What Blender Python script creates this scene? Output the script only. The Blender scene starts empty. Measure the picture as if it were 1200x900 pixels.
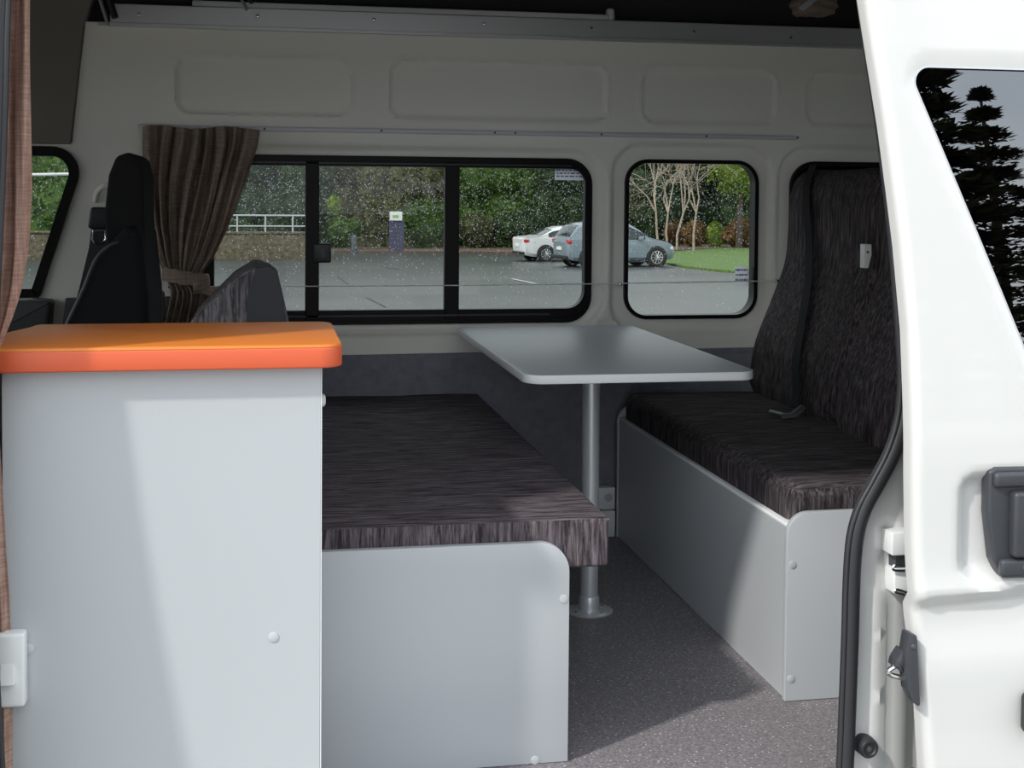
import bpy, bmesh, math, random
import numpy as np
from mathutils import Vector, Matrix
from mathutils.geometry import delaunay_2d_cdt
random.seed(7); rng = np.random.default_rng(7)
SC = bpy.context.scene; COL = SC.collection
PI = math.pi
# ---------------------------------------------------------------- camera model
F, YAW, PIT, ROL, CY = 1531.06, .1873, .0359, .0079, 283.4
EYE = (0, 0, .97)
def _cam():
    c, s = math.cos(YAW), math.sin(YAW); cp, sp = math.cos(PIT), math.sin(PIT); cr, sr = math.cos(ROL), math.sin(ROL)
    r = (c, -s, 0); f = (s*cp, c*cp, -sp); u = (sp*s, sp*c, cp)
    return [cr*a+sr*b for a, b in zip(r, u)], [cr*b-sr*a for a, b in zip(r, u)], f
R_, U_, F_ = _cam()
def ray(px, py):
    a = (px-600)/F; b = -(py-CY)/F
    return [F_[i]+a*R_[i]+b*U_[i] for i in range(3)]
def onY(px, py, y):
    d = ray(px, py); t = y/d[1]; return Vector((d[0]*t, y, EYE[2]+d[2]*t))
def onZ(px, py, z):
    d = ray(px, py); t = (z-EYE[2])/d[2]; return Vector((d[0]*t, d[1]*t, z))
GS = .0225
def gz(y): return -.65-GS*(y-3.6)
def onG(px, py):
    d = ray(px, py); t = (-.65+GS*3.6-EYE[2])/(d[2]+GS*d[1]); return Vector((d[0]*t, d[1]*t, gz(d[1]*t)))
cam = bpy.data.objects.new('camera', bpy.data.cameras.new('camera')); COL.objects.link(cam)
M = Matrix.Identity(4)
for i in range(3):
    M[i][0] = R_[i]; M[i][1] = U_[i]; M[i][2] = -F_[i]; M[i][3] = EYE[i]
cam.matrix_world = M
cam.data.sensor_width = 36; cam.data.lens = F/1200*36; cam.data.shift_y = -(450-CY)/1200; cam.data.clip_end = 500; cam.data.clip_start = .05
SC.camera = cam

# ---------------------------------------------------------------- materials
class NT:
    def __init__(s, name):
        s.m = bpy.data.materials.new(name); s.m.use_nodes = True; s.n = s.m.node_tree.nodes; s.l = s.m.node_tree.links
        s.n.clear(); s.out = s.n.new('ShaderNodeOutputMaterial')
    def add(s, t, **k):
        n = s.n.new(t)
        for a, b in k.items():
            if a.startswith('i_'):
                n.inputs[a[2:].replace('_', ' ')].default_value = b
            else: setattr(n, a, b)
        return n
    def link(s, a, ao, b, bi): s.l.new(a.outputs[ao], b.inputs[bi])
def rgb(c): return (c[0], c[1], c[2], 1)
def mat(name, col, rough=.5, metal=0, coat=0, bump=0, bscale=200, var=0, vscale=3, spec=.5):
    t = NT(name); p = t.add('ShaderNodeBsdfPrincipled'); t.link(p, 0, t.out, 0)
    p.inputs['Base Color'].default_value = rgb(col); p.inputs['Roughness'].default_value = rough
    p.inputs['Metallic'].default_value = metal; p.inputs['Coat Weight'].default_value = coat
    p.inputs['Specular IOR Level'].default_value = spec
    tc = t.add('ShaderNodeTexCoord')
    if bump:
        n = t.add('ShaderNodeTexNoise'); n.inputs['Scale'].default_value = bscale; n.inputs['Detail'].default_value = 3
        t.link(tc, 'Object', n, 'Vector'); b = t.add('ShaderNodeBump'); b.inputs['Strength'].default_value = bump
        b.inputs['Distance'].default_value = .002
        t.link(n, 'Fac', b, 'Height'); t.link(b, 0, p, 'Normal')
    if var:
        n = t.add('ShaderNodeTexNoise'); n.inputs['Scale'].default_value = vscale; n.inputs['Detail'].default_value = 4
        t.link(tc, 'Object', n, 'Vector')
        r = t.add('ShaderNodeValToRGB'); r.color_ramp.elements[0].position = .3; r.color_ramp.elements[1].position = .7
        r.color_ramp.elements[0].color = rgb([c*(1-var) for c in col]); r.color_ramp.elements[1].color = rgb([min(1, c*(1+var)) for c in col])
        t.link(n, 'Fac', r, 0); t.link(r, 0, p, 'Base Color')
    return t.m
def fabric(name, dark, mid, light, fine=150, long=12, rough=.85):
    t = NT(name); p = t.add('ShaderNodeBsdfPrincipled'); t.link(p, 0, t.out, 0); p.inputs['Roughness'].default_value = rough
    p.inputs['Specular IOR Level'].default_value = .12
    tc = t.add('ShaderNodeTexCoord')
    def streak(sc):
        mp = t.add('ShaderNodeMapping'); mp.inputs['Scale'].default_value = sc; t.link(tc, 'Object', mp, 'Vector')
        n = t.add('ShaderNodeTexNoise'); n.inputs['Scale'].default_value = 1; n.inputs['Detail'].default_value = 4; n.inputs['Roughness'].default_value = .72
        n.inputs['Distortion'].default_value = .6
        t.link(mp, 0, n, 'Vector'); return n
    a = streak((long, fine, fine)); b = streak((fine, fine, long))
    g = t.add('ShaderNodeNewGeometry'); vt = t.add('ShaderNodeVectorTransform'); vt.vector_type = 'NORMAL'; vt.convert_from = 'WORLD'; vt.convert_to = 'OBJECT'
    t.link(g, 'True Normal', vt, 0); sx = t.add('ShaderNodeSeparateXYZ'); t.link(vt, 0, sx, 0)
    ab = t.add('ShaderNodeMath', operation='ABSOLUTE'); t.link(sx, 'Z', ab, 0)
    gt = t.add('ShaderNodeMath', operation='LESS_THAN'); t.link(ab, 0, gt, 0); gt.inputs[1].default_value = .62
    mx = t.add('ShaderNodeMix'); mx.data_type = 'FLOAT'; t.link(gt, 0, mx, 'Factor'); t.link(a, 'Fac', mx, 2); t.link(b, 'Fac', mx, 3)
    r = t.add('ShaderNodeValToRGB'); e = r.color_ramp.elements; e[0].position = .38; e[0].color = rgb(dark); e[1].position = .68; e[1].color = rgb(light)
    m_ = e.new(.5); m_.color = rgb(mid)
    t.link(mx, 0, r, 0); t.link(r, 0, p, 'Base Color')
    bp = t.add('ShaderNodeBump'); bp.inputs['Strength'].default_value = .5; bp.inputs['Distance'].default_value = .002
    t.link(mx, 0, bp, 'Height'); t.link(bp, 0, p, 'Normal')
    return t.m
def weave(name, c1, c2, transl=.25):
    t = NT(name); p = t.add('ShaderNodeBsdfPrincipled'); p.inputs['Roughness'].default_value = .9; p.inputs['Specular IOR Level'].default_value = .15
    tc = t.add('ShaderNodeTexCoord')
    def nz(sc):
        mp = t.add('ShaderNodeMapping'); mp.inputs['Scale'].default_value = sc; t.link(tc, 'Object', mp, 'Vector')
        n = t.add('ShaderNodeTexNoise'); n.inputs['Scale'].default_value = 1; n.inputs['Detail'].default_value = 2
        t.link(mp, 0, n, 'Vector'); return n
    a = nz((20, 20, 420)); b = nz((420, 60, 20))
    ad = t.add('ShaderNodeMath', operation='ADD'); t.link(a, 'Fac', ad, 0); t.link(b, 'Fac', ad, 1)
    hf = t.add('ShaderNodeMath', operation='MULTIPLY'); t.link(ad, 0, hf, 0); hf.inputs[1].default_value = .5
    r = t.add('ShaderNodeValToRGB'); e = r.color_ramp.elements; e[0].position = .38; e[0].color = rgb(c1); e[1].position = .62; e[1].color = rgb(c2)
    t.link(hf, 0, r, 0); t.link(r, 0, p, 'Base Color')
    tr = t.add('ShaderNodeBsdfTranslucent'); t.link(r, 0, tr, 'Color')
    mx = t.add('ShaderNodeMixShader'); mx.inputs[0].default_value = transl; t.link(p, 0, mx, 1); t.link(tr, 0, mx, 2); t.link(mx, 0, t.out, 0)
    return t.m
def glass(name, tint, refl=1.0, ior=1.45, rough=0.0, base=0.0):
    t = NT(name); tr = t.add('ShaderNodeBsdfTransparent'); tr.inputs[0].default_value = rgb(tint)
    gl = t.add('ShaderNodeBsdfGlossy'); gl.inputs['Roughness'].default_value = rough; gl.inputs[0].default_value = (refl, refl, refl, 1)
    fr = t.add('ShaderNodeFresnel'); fr.inputs[0].default_value = ior
    src = fr
    if base:
        ad = t.add('ShaderNodeMath', operation='ADD'); t.link(fr, 0, ad, 0); ad.inputs[1].default_value = base; src = ad
    mx = t.add('ShaderNodeMixShader'); t.link(src, 0, mx, 0); t.link(tr, 0, mx, 1); t.link(gl, 0, mx, 2); t.link(mx, 0, t.out, 0)
    return t.m
def speckle(name, base, dk, lt):
    t = NT(name); p = t.add('ShaderNodeBsdfPrincipled'); p.inputs['Roughness'].default_value = .55; t.link(p, 0, t.out, 0)
    tc = t.add('ShaderNodeTexCoord')
    n = t.add('ShaderNodeTexNoise'); n.inputs['Scale'].default_value = 170; n.inputs['Detail'].default_value = 4; n.inputs['Roughness'].default_value = .8
    t.link(tc, 'Object', n, 'Vector')
    r = t.add('ShaderNodeValToRGB'); e = r.color_ramp.elements; e[0].position = .3; e[0].color = rgb(dk); e[1].position = .68; e[1].color = rgb([min(1, c*1.7) for c in base])
    x = e.new(.5); x.color = rgb(base)
    t.link(n, 'Fac', r, 0)
    v = t.add('ShaderNodeTexVoronoi'); v.inputs['Scale'].default_value = 115; t.link(tc, 'Object', v, 'Vector')
    lt_ = t.add('ShaderNodeMath', operation='LESS_THAN'); t.link(v, 'Distance', lt_, 0); lt_.inputs[1].default_value = .17
    sp = t.add('ShaderNodeSeparateColor'); t.link(v, 'Color', sp, 0)
    g2 = t.add('ShaderNodeMath', operation='GREATER_THAN'); t.link(sp, 0, g2, 0); g2.inputs[1].default_value = .45
    ml = t.add('ShaderNodeMath', operation='MULTIPLY'); t.link(lt_, 0, ml, 0); t.link(g2, 0, ml, 1)
    mx = t.add('ShaderNodeMix'); mx.data_type = 'RGBA'; t.link(ml, 0, mx, 'Factor'); t.link(r, 0, mx, 6); mx.inputs[7].default_value = rgb(lt)
    t.link(mx, 2, p, 'Base Color')
    return t.m
def leafmat(name, c1, c2):
    t = NT(name); p = t.add('ShaderNodeBsdfPrincipled'); p.inputs['Roughness'].default_value = .6; p.inputs['Specular IOR Level'].default_value = .25
    tc = t.add('ShaderNodeTexCoord'); n = t.add('ShaderNodeTexNoise'); n.inputs['Scale'].default_value = 1.3; n.inputs['Detail'].default_value = 8; n.inputs['Roughness'].default_value = .8
    t.link(tc, 'Object', n, 'Vector'); r = t.add('ShaderNodeValToRGB'); e = r.color_ramp.elements
    e[0].position = .35; e[0].color = rgb(c1); e[1].position = .65; e[1].color = rgb(c2); t.link(n, 'Fac', r, 0); t.link(r, 0, p, 'Base Color')
    tr = t.add('ShaderNodeBsdfTranslucent'); t.link(r, 0, tr, 'Color'); mx = t.add('ShaderNodeMixShader'); mx.inputs[0].default_value = .3
    t.link(p, 0, mx, 1); t.link(tr, 0, mx, 2); t.link(mx, 0, t.out, 0); return t.m

m_lam = mat('grey_white_laminate', (.455, .475, .49), .38)
m_edge = mat('white_edge_banding', (.80, .82, .82), .35)
m_table = mat('table_laminate', (.39, .43, .455), .42)
m_orange = mat('orange_counter', (.66, .19, .03), .42)
m_orange_e = mat('orange_counter_edge', (.66, .11, .04), .40)
m_paint = mat('white_car_paint', (.63, .63, .61), .28, coat=.6)
m_inner = mat('interior_white_paint', (.86, .84, .76), .55, bump=.1, bscale=90)
m_carpet = mat('grey_wall_carpet', (.23, .23, .265), .95, bump=.5, bscale=500, var=.12, vscale=40, spec=.1)
m_roofcarpet = mat('charcoal_roof_carpet', (.05, .05, .05), .95, bump=.5, bscale=400, spec=.1)
m_headliner = mat('grey_brown_headliner', (.23, .21, .18), .9, bump=.3, bscale=500, spec=.1)
m_floor = speckle('speckled_grey_vinyl', (.205, .19, .20), (.09, .083, .09), (.75, .72, .74))
m_fab = fabric('streaked_charcoal_fabric', (.030, .024, .028), (.090, .074, .082), (.20, .17, .185))
m_fabb = fabric('streaked_dark_fabric', (.017, .014, .015), (.050, .042, .045), (.14, .12, .125), fine=150, long=10)
m_fabg = fabric('streaked_grey_fabric', (.05, .045, .05), (.12, .11, .115), (.26, .24, .245), fine=120, long=14)
m_plainfab = mat('plain_charcoal_fabric', (.065, .065, .068), .95, bump=.4, bscale=600, spec=.1)
m_seat = mat('black_seat_fabric', (.016, .016, .017), .9, bump=.4, bscale=500, spec=.2)
m_blackpl = mat('black_plastic', (.018, .018, .02), .45)
m_greypl = mat('dark_grey_plastic', (.06, .065, .07), .5, bump=.2, bscale=300)
m_rubber = mat('black_rubber', (.025, .025, .028), .5)
m_frame = mat('black_window_frame', (.010, .009, .010), .4, spec=.12)
m_alu = mat('brushed_aluminium', (.62, .62, .63), .4, metal=.55, bump=.1, bscale=60)
m_pole = mat('satin_aluminium', (.66, .68, .70), .33, metal=.5)
m_chrome = mat('bright_metal', (.75, .75, .76), .18, metal=1)
m_white = mat('white_plastic', (.76, .77, .76), .4)
m_track = mat('white_curtain_track', (.62, .62, .66), .4)
m_cap = mat('pale_screw_cap', (.47, .49, .505), .4)
m_curt = weave('brown_linen_curtain', (.23, .175, .14), (.40, .315, .255), .2)
m_curt2 = weave('pinkish_linen_curtain', (.36, .22, .17), (.56, .38, .31), .3)
m_gl = glass('wet_window_glass', (.58, .60, .58), ior=1.3)
m_glf = glass('flush_window_glass', (.64, .66, .64), ior=1.3)
m_gldark = glass('dark_window_glass', (.004, .003, .004), ior=1.2)
m_gldoor = glass('door_tinted_glass', (.05, .055, .06), ior=1.5, base=.16)
m_paper = weave('white_paper', (.8, .8, .84), (.85, .85, .9), .75)
m_ink = mat('grey_ink', (.22, .22, .28), .8)
m_handle = mat('charcoal_door_handle', (.042, .045, .052), .38, bump=.15, bscale=400)
m_asph = mat('wet_asphalt', (.044, .050, .050), .33, bump=.6, bscale=14, var=.45, vscale=.22)
m_bounce = mat('pale_bounce_concrete', (.50, .48, .44), .85, var=.12, vscale=2, bump=.3, bscale=60)
m_lawn = mat('green_grass', (.085, .15, .028), .9, var=.35, vscale=6, bump=.5, bscale=40)
m_mulch = mat('brown_mulch', (.10, .065, .045), .95, var=.4, vscale=5)
m_stone = mat('mossy_brown_wall', (.13, .11, .07), .9, var=.5, vscale=6, bump=.6, bscale=12)
m_rail = mat('galvanised_rail', (.50, .52, .52), .5)
m_bark = mat('pale_bark', (.36, .30, .23), .85, var=.25, vscale=8)
m_barkd = mat('dark_bark', (.07, .055, .045), .9)
L_dark = leafmat('dark_green_leaves', (.012, .028, .012), (.075, .125, .045))
L_mid = leafmat('green_leaves', (.035, .075, .015), (.15, .27, .05))
L_olive = leafmat('olive_leaves', (.055, .065, .025), (.20, .215, .09))
L_lime = leafmat('lime_leaves', (.09, .16, .015), (.32, .44, .06))
L_red = leafmat('russet_leaves', (.10, .05, .02), (.28, .17, .06))
L_con = leafmat('conifer_needles', (.012, .015, .008), (.055, .06, .03))
m_carw = mat('white_sedan_paint', (.72, .74, .74), .25, coat=.5)
m_carb = mat('pale_blue_hatchback_paint', (.21, .265, .30), .28, coat=.5)
m_carglass = mat('car_window_glass', (.03, .04, .045), .08)
m_tyre = mat('tyre_rubber', (.02, .02, .02), .8)
m_rim = mat('alloy_rim', (.6, .6, .62), .3, metal=.8)
m_tail = mat('red_tail_light', (.55, .03, .03), .2)
m_lamp = mat('clear_headlight', (.7, .72, .75), .15)
m_signb = mat('violet_grey_sign', (.06, .06, .12), .6)
m_signw = mat('white_sign_panel', (.8, .82, .78), .6)
m_signg = mat('green_ink', (.3, .5, .12), .6)
def dropmat():
    t = NT('raindrop_water'); tr = t.add('ShaderNodeBsdfTranslucent'); tr.inputs[0].default_value = (.95, .97, 1, 1)
    tp = t.add('ShaderNodeBsdfTransparent'); gl = t.add('ShaderNodeBsdfGlossy'); gl.inputs['Roughness'].default_value = .1
    a = t.add('ShaderNodeMixShader'); a.inputs[0].default_value = .38; t.link(tr, 0, a, 1); t.link(tp, 0, a, 2)
    b = t.add('ShaderNodeMixShader'); b.inputs[0].default_value = .15; t.link(a, 0, b, 1); t.link(gl, 0, b, 2); t.link(b, 0, t.out, 0)
    return t.m
m_drop = dropmat()

# ---------------------------------------------------------------- mesh helpers
def smooth01(t): t = np.clip(t, 0, 1); return t*t*(3-2*t)
def finish(name, bm, m, parent=None, smooth=True, angle=40):
    me = bpy.data.meshes.new(name)
    if parent is not None:
        off = -parent_origin(parent); bmesh.ops.translate(bm, verts=bm.verts, vec=off); loc = None
    else:
        zs = [v.co.z for v in bm.verts]; xs = [v.co.x for v in bm.verts]; ys = [v.co.y for v in bm.verts]
        loc = Vector(((min(xs)+max(xs))/2, (min(ys)+max(ys))/2, min(zs))); bmesh.ops.translate(bm, verts=bm.verts, vec=-loc)
    bmesh.ops.recalc_face_normals(bm, faces=bm.faces) if not bm_keep.get(id(bm)) else None
    if smooth:
        for f in bm.faces: f.smooth = True
        a = math.radians(angle)
        for e in bm.edges:
            if len(e.link_faces) == 2 and e.calc_face_angle(0) > a: e.smooth = False
    bm.to_mesh(me); bm.free(); me.materials.append(m)
    o = bpy.data.objects.new(name, me); COL.objects.link(o)
    if parent is not None: o.parent = parent
    else: o.location = loc
    return o
bm_keep = {}
def parent_origin(o):
    v = Vector(o.location)
    while o.parent: o = o.parent; v += Vector(o.location)
    return v
def tag(o, label, cat, group=None, kind=None):
    o['label'] = label; o['category'] = cat
    if group: o['group'] = group
    if kind: o['kind'] = kind
    return o
def thing(name, label, cat, loc, group=None):
    o = bpy.data.objects.new(name, None); COL.objects.link(o); o.location = loc; o.empty_display_size = .1
    return tag(o, label, cat, group)
def struct(o): o['kind'] = 'structure'; return o
def box(bm, x0, x1, y0, y1, z0, z1, r=0, seg=3):
    vs = [bm.verts.new((x, y, z)) for x in (x0, x1) for y in (y0, y1) for z in (z0, z1)]
    fs = [bm.faces.new([vs[i] for i in q]) for q in ((0, 1, 3, 2), (4, 6, 7, 5), (0, 4, 5, 1), (2, 3, 7, 6), (0, 2, 6, 4), (1, 5, 7, 3))]
    bmesh.ops.recalc_face_normals(bm, faces=fs)
    if r:
        es = list({e for f in fs for e in f.edges}); bmesh.ops.bevel(bm, geom=es, offset=r, segments=seg, profile=.5, affect='EDGES')
    return vs
def prism(bm, pts, axis, a0, a1, r=0, seg=3):
    def P(u, v, a): return {'x': (a, u, v), 'y': (u, a, v), 'z': (u, v, a)}[axis]
    A = [bm.verts.new(P(u, v, a0)) for u, v in pts]; B = [bm.verts.new(P(u, v, a1)) for u, v in pts]
    fs = [bm.faces.new(A), bm.faces.new(B[::-1])]
    n = len(pts)
    for i in range(n): fs.append(bm.faces.new([A[i], B[i], B[(i+1) % n], A[(i+1) % n]]))
    bmesh.ops.recalc_face_normals(bm, faces=fs)
    if r:
        es = list(set(fs[0].edges) | set(fs[1].edges)); bmesh.ops.bevel(bm, geom=es, offset=r, segments=seg, profile=.5, affect='EDGES')
def rpoly(pts, rads, seg=8):
    """polygon with rounded corners"""
    out = []; n = len(pts)
    if not isinstance(rads, (list, tuple)): rads = [rads]*n
    for i in range(n):
        p = Vector(pts[i]); a = Vector(pts[i-1]); b = Vector(pts[(i+1) % n]); r = rads[i]
        if r <= 0: out.append((p.x, p.y)); continue
        u = (a-p).normalized(); v = (b-p).normalized(); th = u.angle(v)
        d = min(r/math.tan(th/2), (a-p).length*.49, (b-p).length*.49); rr = d*math.tan(th/2)
        c = p+(u+v).normalized()*(rr/math.sin(th/2)); s = p+u*d-c; e = p+v*d-c
        a0 = math.atan2(s.y, s.x); a1 = math.atan2(e.y, e.x); da = (a1-a0+PI) % (2*PI)-PI
        for k in range(seg+1): t = a0+da*k/seg; out.append((c.x+rr*math.cos(t), c.y+rr*math.sin(t)))
    return out
def rrect(x0, x1, z0, z1, r, seg=8): return rpoly([(x0, z0), (x1, z0), (x1, z1), (x0, z1)], r, seg)
def tube(bm, pts, r, seg=12, closed=False, ry=None, cap=True):
    pts = [Vector(p) for p in pts]; n = len(pts); rings = []
    prev = None
    for i, p in enumerate(pts):
        a = pts[i-1] if (i or closed) else p; b = pts[(i+1) % n] if (i < n-1 or closed) else p
        t = (b-a).normalized()
        if prev is None:
            x = t.orthogonal().normalized()
        else:
            x = (prev-t*prev.dot(t)).normalized()
        prev = x; y = t.cross(x); rr = r[i] if isinstance(r, (list, tuple)) else r
        rings.append([bm.verts.new(p+x*(rr*math.cos(2*PI*k/seg))+y*((ry or rr)*math.sin(2*PI*k/seg))) for k in range(seg)])
    for i in range(n if closed else n-1):
        A = rings[i]; B = rings[(i+1) % n]
        for k in range(seg): bm.faces.new([A[k], A[(k+1) % seg], B[(k+1) % seg], B[k]])
    if not closed and cap: bm.faces.new(rings[0][::-1]); bm.faces.new(rings[-1])
def spline(pts, n=8):
    pts = [Vector(p) for p in pts]; out = []
    for i in range(len(pts)-1):
        p0 = pts[max(i-1, 0)]; p1 = pts[i]; p2 = pts[i+1]; p3 = pts[min(i+2, len(pts)-1)]
        for k in range(n):
            t = k/n; out.append(.5*((2*p1)+(p2-p0)*t+(2*p0-5*p1+4*p2-p3)*t*t+(3*p1-p0-3*p2+p3)*t**3))
    out.append(pts[-1]); return out
def lathe(bm, prof, c, axis='z', seg=32):
    rings = []
    for (r, h) in prof:
        ring = []
        for k in range(seg):
            a = 2*PI*k/seg; u, v = r*math.cos(a), r*math.sin(a)
            q = {'z': (u, v, h), 'y': (u, h, v), 'x': (h, u, v)}[axis]; ring.append(bm.verts.new(Vector(c)+Vector(q)))
        rings.append(ring)
    for A, B in zip(rings, rings[1:]):
        for k in range(seg): bm.faces.new([A[k], A[(k+1) % seg], B[(k+1) % seg], B[k]])
    bm.faces.new(rings[0]); bm.faces.new(rings[-1][::-1])
def ring_prism(bm, outer, inner, y0, y1):
    """frame between two loops with the same number of points, standing in the xz plane"""
    n = len(outer)
    L = [[bm.verts.new((x, y, z)) for x, z in lp] for lp, y in ((outer, y0), (inner, y0), (inner, y1), (outer, y1))]
    for a in range(4):
        A = L[a]; B = L[(a+1) % 4]
        for k in range(n): bm.faces.new([A[k], A[(k+1) % n], B[(k+1) % n], B[k]])
def sd_rr(X, Z, x0, x1, z0, z1, r):
    cx, cz = (x0+x1)/2, (z0+z1)/2; qx = np.abs(X-cx)-(x1-x0)/2+r; qz = np.abs(Z-cz)-(z1-z0)/2+r
    return np.hypot(np.maximum(qx, 0), np.maximum(qz, 0))+np.minimum(np.maximum(qx, qz), 0)-r
def sd_poly(X, Z, poly):
    """signed distance, negative inside"""
    P = np.array(poly); Q = np.roll(P, -1, 0); d = np.full(X.shape, 1e9); ins = np.zeros(X.shape, bool)
    for (ax, az), (bx, bz) in zip(P, Q):
        ex, ez = bx-ax, bz-az; wx, wz = X-ax, Z-az; L = ex*ex+ez*ez
        if L < 1e-12: continue
        t = np.clip((wx*ex+wz*ez)/L, 0, 1); d = np.minimum(d, np.hypot(wx-t*ex, wz-t*ez))
        c = ((az > Z) != (bz > Z)); ins ^= c & (X < (bx-ax)*(Z-az)/((bz-az) if abs(bz-az) > 1e-12 else 1e-12)+ax)
    return np.where(ins, -d, d)
def panel(bm, outer, holes, spacing, hfun, depth=0, extra_rings=(), extra_loops=(), excl=()):
    """height-field sheet y = hfun(x, z) inside a polygon with holes; depth extrudes its borders along y"""
    loops = [outer]+list(holes); co = []; edges = []
    for lp in loops+list(extra_loops):
        b = len(co); n = len(lp); co += [Vector(p) for p in lp]; edges += [(b+i, b+(i+1) % n) for i in range(n)]
    O = np.array(outer); xs = np.arange(O[:, 0].min(), O[:, 0].max(), spacing); zs = np.arange(O[:, 1].min(), O[:, 1].max(), spacing)
    X, Z = [a.ravel() for a in np.meshgrid(xs, zs)]
    X = X+rng.uniform(-1, 1, X.shape)*spacing*.05; Z = Z+rng.uniform(-1, 1, Z.shape)*spacing*.05
    sdo = sd_poly(X, Z, outer); ok = sdo < -spacing*.4
    for h in holes: ok &= sd_poly(X, Z, h) > spacing*.4
    for h in extra_loops: ok &= np.abs(sd_poly(X, Z, h)) > spacing*.3
    for pl_, dd in excl: ok &= np.abs(sd_poly(X, Z, pl_)) > dd
    pts = list(zip(X[ok], Z[ok]))
    for lp in extra_rings:      # rings of points along the outer border for a round edge
        A = np.array(lp)
        for p in A: pts.append((p[0], p[1]))
    co += [Vector(p) for p in pts]
    vs, es, fs, *_ = delaunay_2d_cdt(co, edges, [], 0, 1e-6)
    V = np.array([(v.x, v.y) for v in vs]); Fc = np.array([f[:] for f in fs if len(f) == 3]); C = V[Fc].mean(1)
    keep = sd_poly(C[:, 0], C[:, 1], outer) < 0
    for h in holes: keep &= sd_poly(C[:, 0], C[:, 1], h) > 0
    Y = hfun(V[:, 0], V[:, 1]); bv = [bm.verts.new((V[i, 0], Y[i], V[i, 1])) for i in range(len(V))]
    nf = []
    for f in Fc[keep]:
        nf.append(bm.faces.new([bv[i] for i in f]))
    for v in [v for v in bv if not v.link_faces]: bm.verts.remove(v)
    bmesh.ops.recalc_face_normals(bm, faces=nf)
    if nf and sum(f.normal.y for f in nf) > 0: bmesh.ops.reverse_faces(bm, faces=nf)
    if depth:
        be = [e for e in bm.edges if len(e.link_faces) == 1]
        r = bmesh.ops.extrude_edge_only(bm, edges=be)
        bmesh.ops.translate(bm, verts=[g for g in r['geom'] if isinstance(g, bmesh.types.BMVert)], vec=(0, depth, 0))
def loftback(bm, path, y0, y1, thick, n=28, top=.12, p=3.2, bot=.03, dent=0.0):
    """padded seat back: superellipse sections lofted up a profile path in xz"""
    pts = spline([(x, 0, z) for x, z in path], 8); L = [0]
    for a, b in zip(pts, pts[1:]): L.append(L[-1]+(b-a).length)
    rings = []
    for i, q in enumerate(pts):
        a = pts[max(i-1, 0)]; b = pts[min(i+1, len(pts)-1)]; t = (b-a).normalized(); nrm = Vector((t.z, 0, -t.x))
        dt = (L[-1]-L[i])/top; k = (1-max(0, 1-dt)**2.6)**(1/2.6) if dt < 1 else 1
        db = L[i]/bot; kb = .86+.14*min(1, db)
        w = (y1-y0)/2*max(.5+.5*k, .02)*kb if k > .03 else (y1-y0)/2*.5*kb; th = thick/2*max(k, .04)*kb
        ring = []
        for j in range(n):
            a_ = 2*PI*j/n; ca, sa = math.cos(a_), math.sin(a_)
            cy = math.copysign(abs(ca)**(2/p), ca); sn = math.copysign(abs(sa)**(2/p), sa)
            d = dent*(math.exp(-(cy/.62)**4)) if sn < 0 else 0
            c = q+nrm*(thick/2)+nrm*(th*sn+d); ring.append(bm.verts.new((c.x, (y0+y1)/2+w*cy, c.z)))
        rings.append(ring)
    for A, B in zip(rings, rings[1:]):
        for j in range(n): bm.faces.new([A[j], A[(j+1) % n], B[(j+1) % n], B[j]])
    bm.faces.new(rings[0]); bm.faces.new(rings[-1][::-1])
def copy_tree(o, parent=None):
    c = o.copy(); COL.objects.link(c); c.parent = parent
    for ch in list(o.children): copy_tree(ch, c)
    return c
def part(name, m, root, fn, **k):
    bm = bmesh.new(); fn(bm); return finish(name, bm, m, root, **k)

# ================================================================ SETTING: van shell
WY = 3.63
FR = [(-.19, 1.073), (.922, 1.075), (.922, .606), (-.19, .61)]       # large window
def inset(x0, x1, z0, z1, d): return x0+d, x1-d, z0+d, z1-d
W2 = rpoly([(-.165, .606), (.922, .606), (.922, 1.075), (-.165, 1.075)], [.09, .075, .075, .05], 10)
W3 = (1.020, 1.425, .613, 1.076); W4 = (1.524, 2.16, .56, 1.076)
W1 = rpoly([(-1.35, .686), (-.585, .686), (-.458, 1.089), (-1.2, 1.089)], [.05, .02, .07, .12], 10)
EMB = [(-.237, .233, 1.179, 1.337), (.338, .963, 1.177, 1.341), (1.063, 1.475, 1.177, 1.336), (1.565, 2.10, 1.178, 1.334)]
def wall_h(X, Z):
    Y = np.full(X.shape, WY)
    for a in EMB: Y += .008*smooth01((-sd_rr(X, Z, *a, .045))/.006)-.003*np.exp(-(sd_rr(X, Z, *a, .045)/.006)**2)
    # recesses round the windows, then a small lip
    for a, r in (((-.235, .965, .580, 1.104), .11), ((.975, 1.470, .565, 1.125), .095), ((1.478, 2.2, .50, 1.125), .10)):
        Y += .018*smooth01((-sd_rr(X, Z, *a, r))/.012)
    Y += .012*smooth01((.584-Z)/.008)*smooth01((X+.3)/.05)*smooth01((1.0-X)/.04)   # shallow ledge under the large window
    Y += .006*smooth01((.0-np.hypot(X-.97, Z-.585)+.035)/.008)
    for q in ((.968, 1.01), (.968, .86), (1.497, .93), (1.5, .80), (1.498, .70), (.955, .70)):                   # small round dimples on the pillars
        Y += .003*smooth01((.011-np.hypot(X-q[0], Z-q[1]))/.006)
    return Y
bm = bmesh.new()
panel(bm, [(-1.75, -.02), (2.6, -.02), (2.6, 1.42), (-.468, 1.42), (-.468, 1.405), (-.502, 1.10), (-.52, 1.095), (-1.75, 1.095)],
      [W1, W2, rrect(*W3, .068, 10), rrect(*W4, .075, 10)], .008, wall_h, depth=.05)
w = struct(finish('wall_far', bm, m_inner, angle=60))
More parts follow.
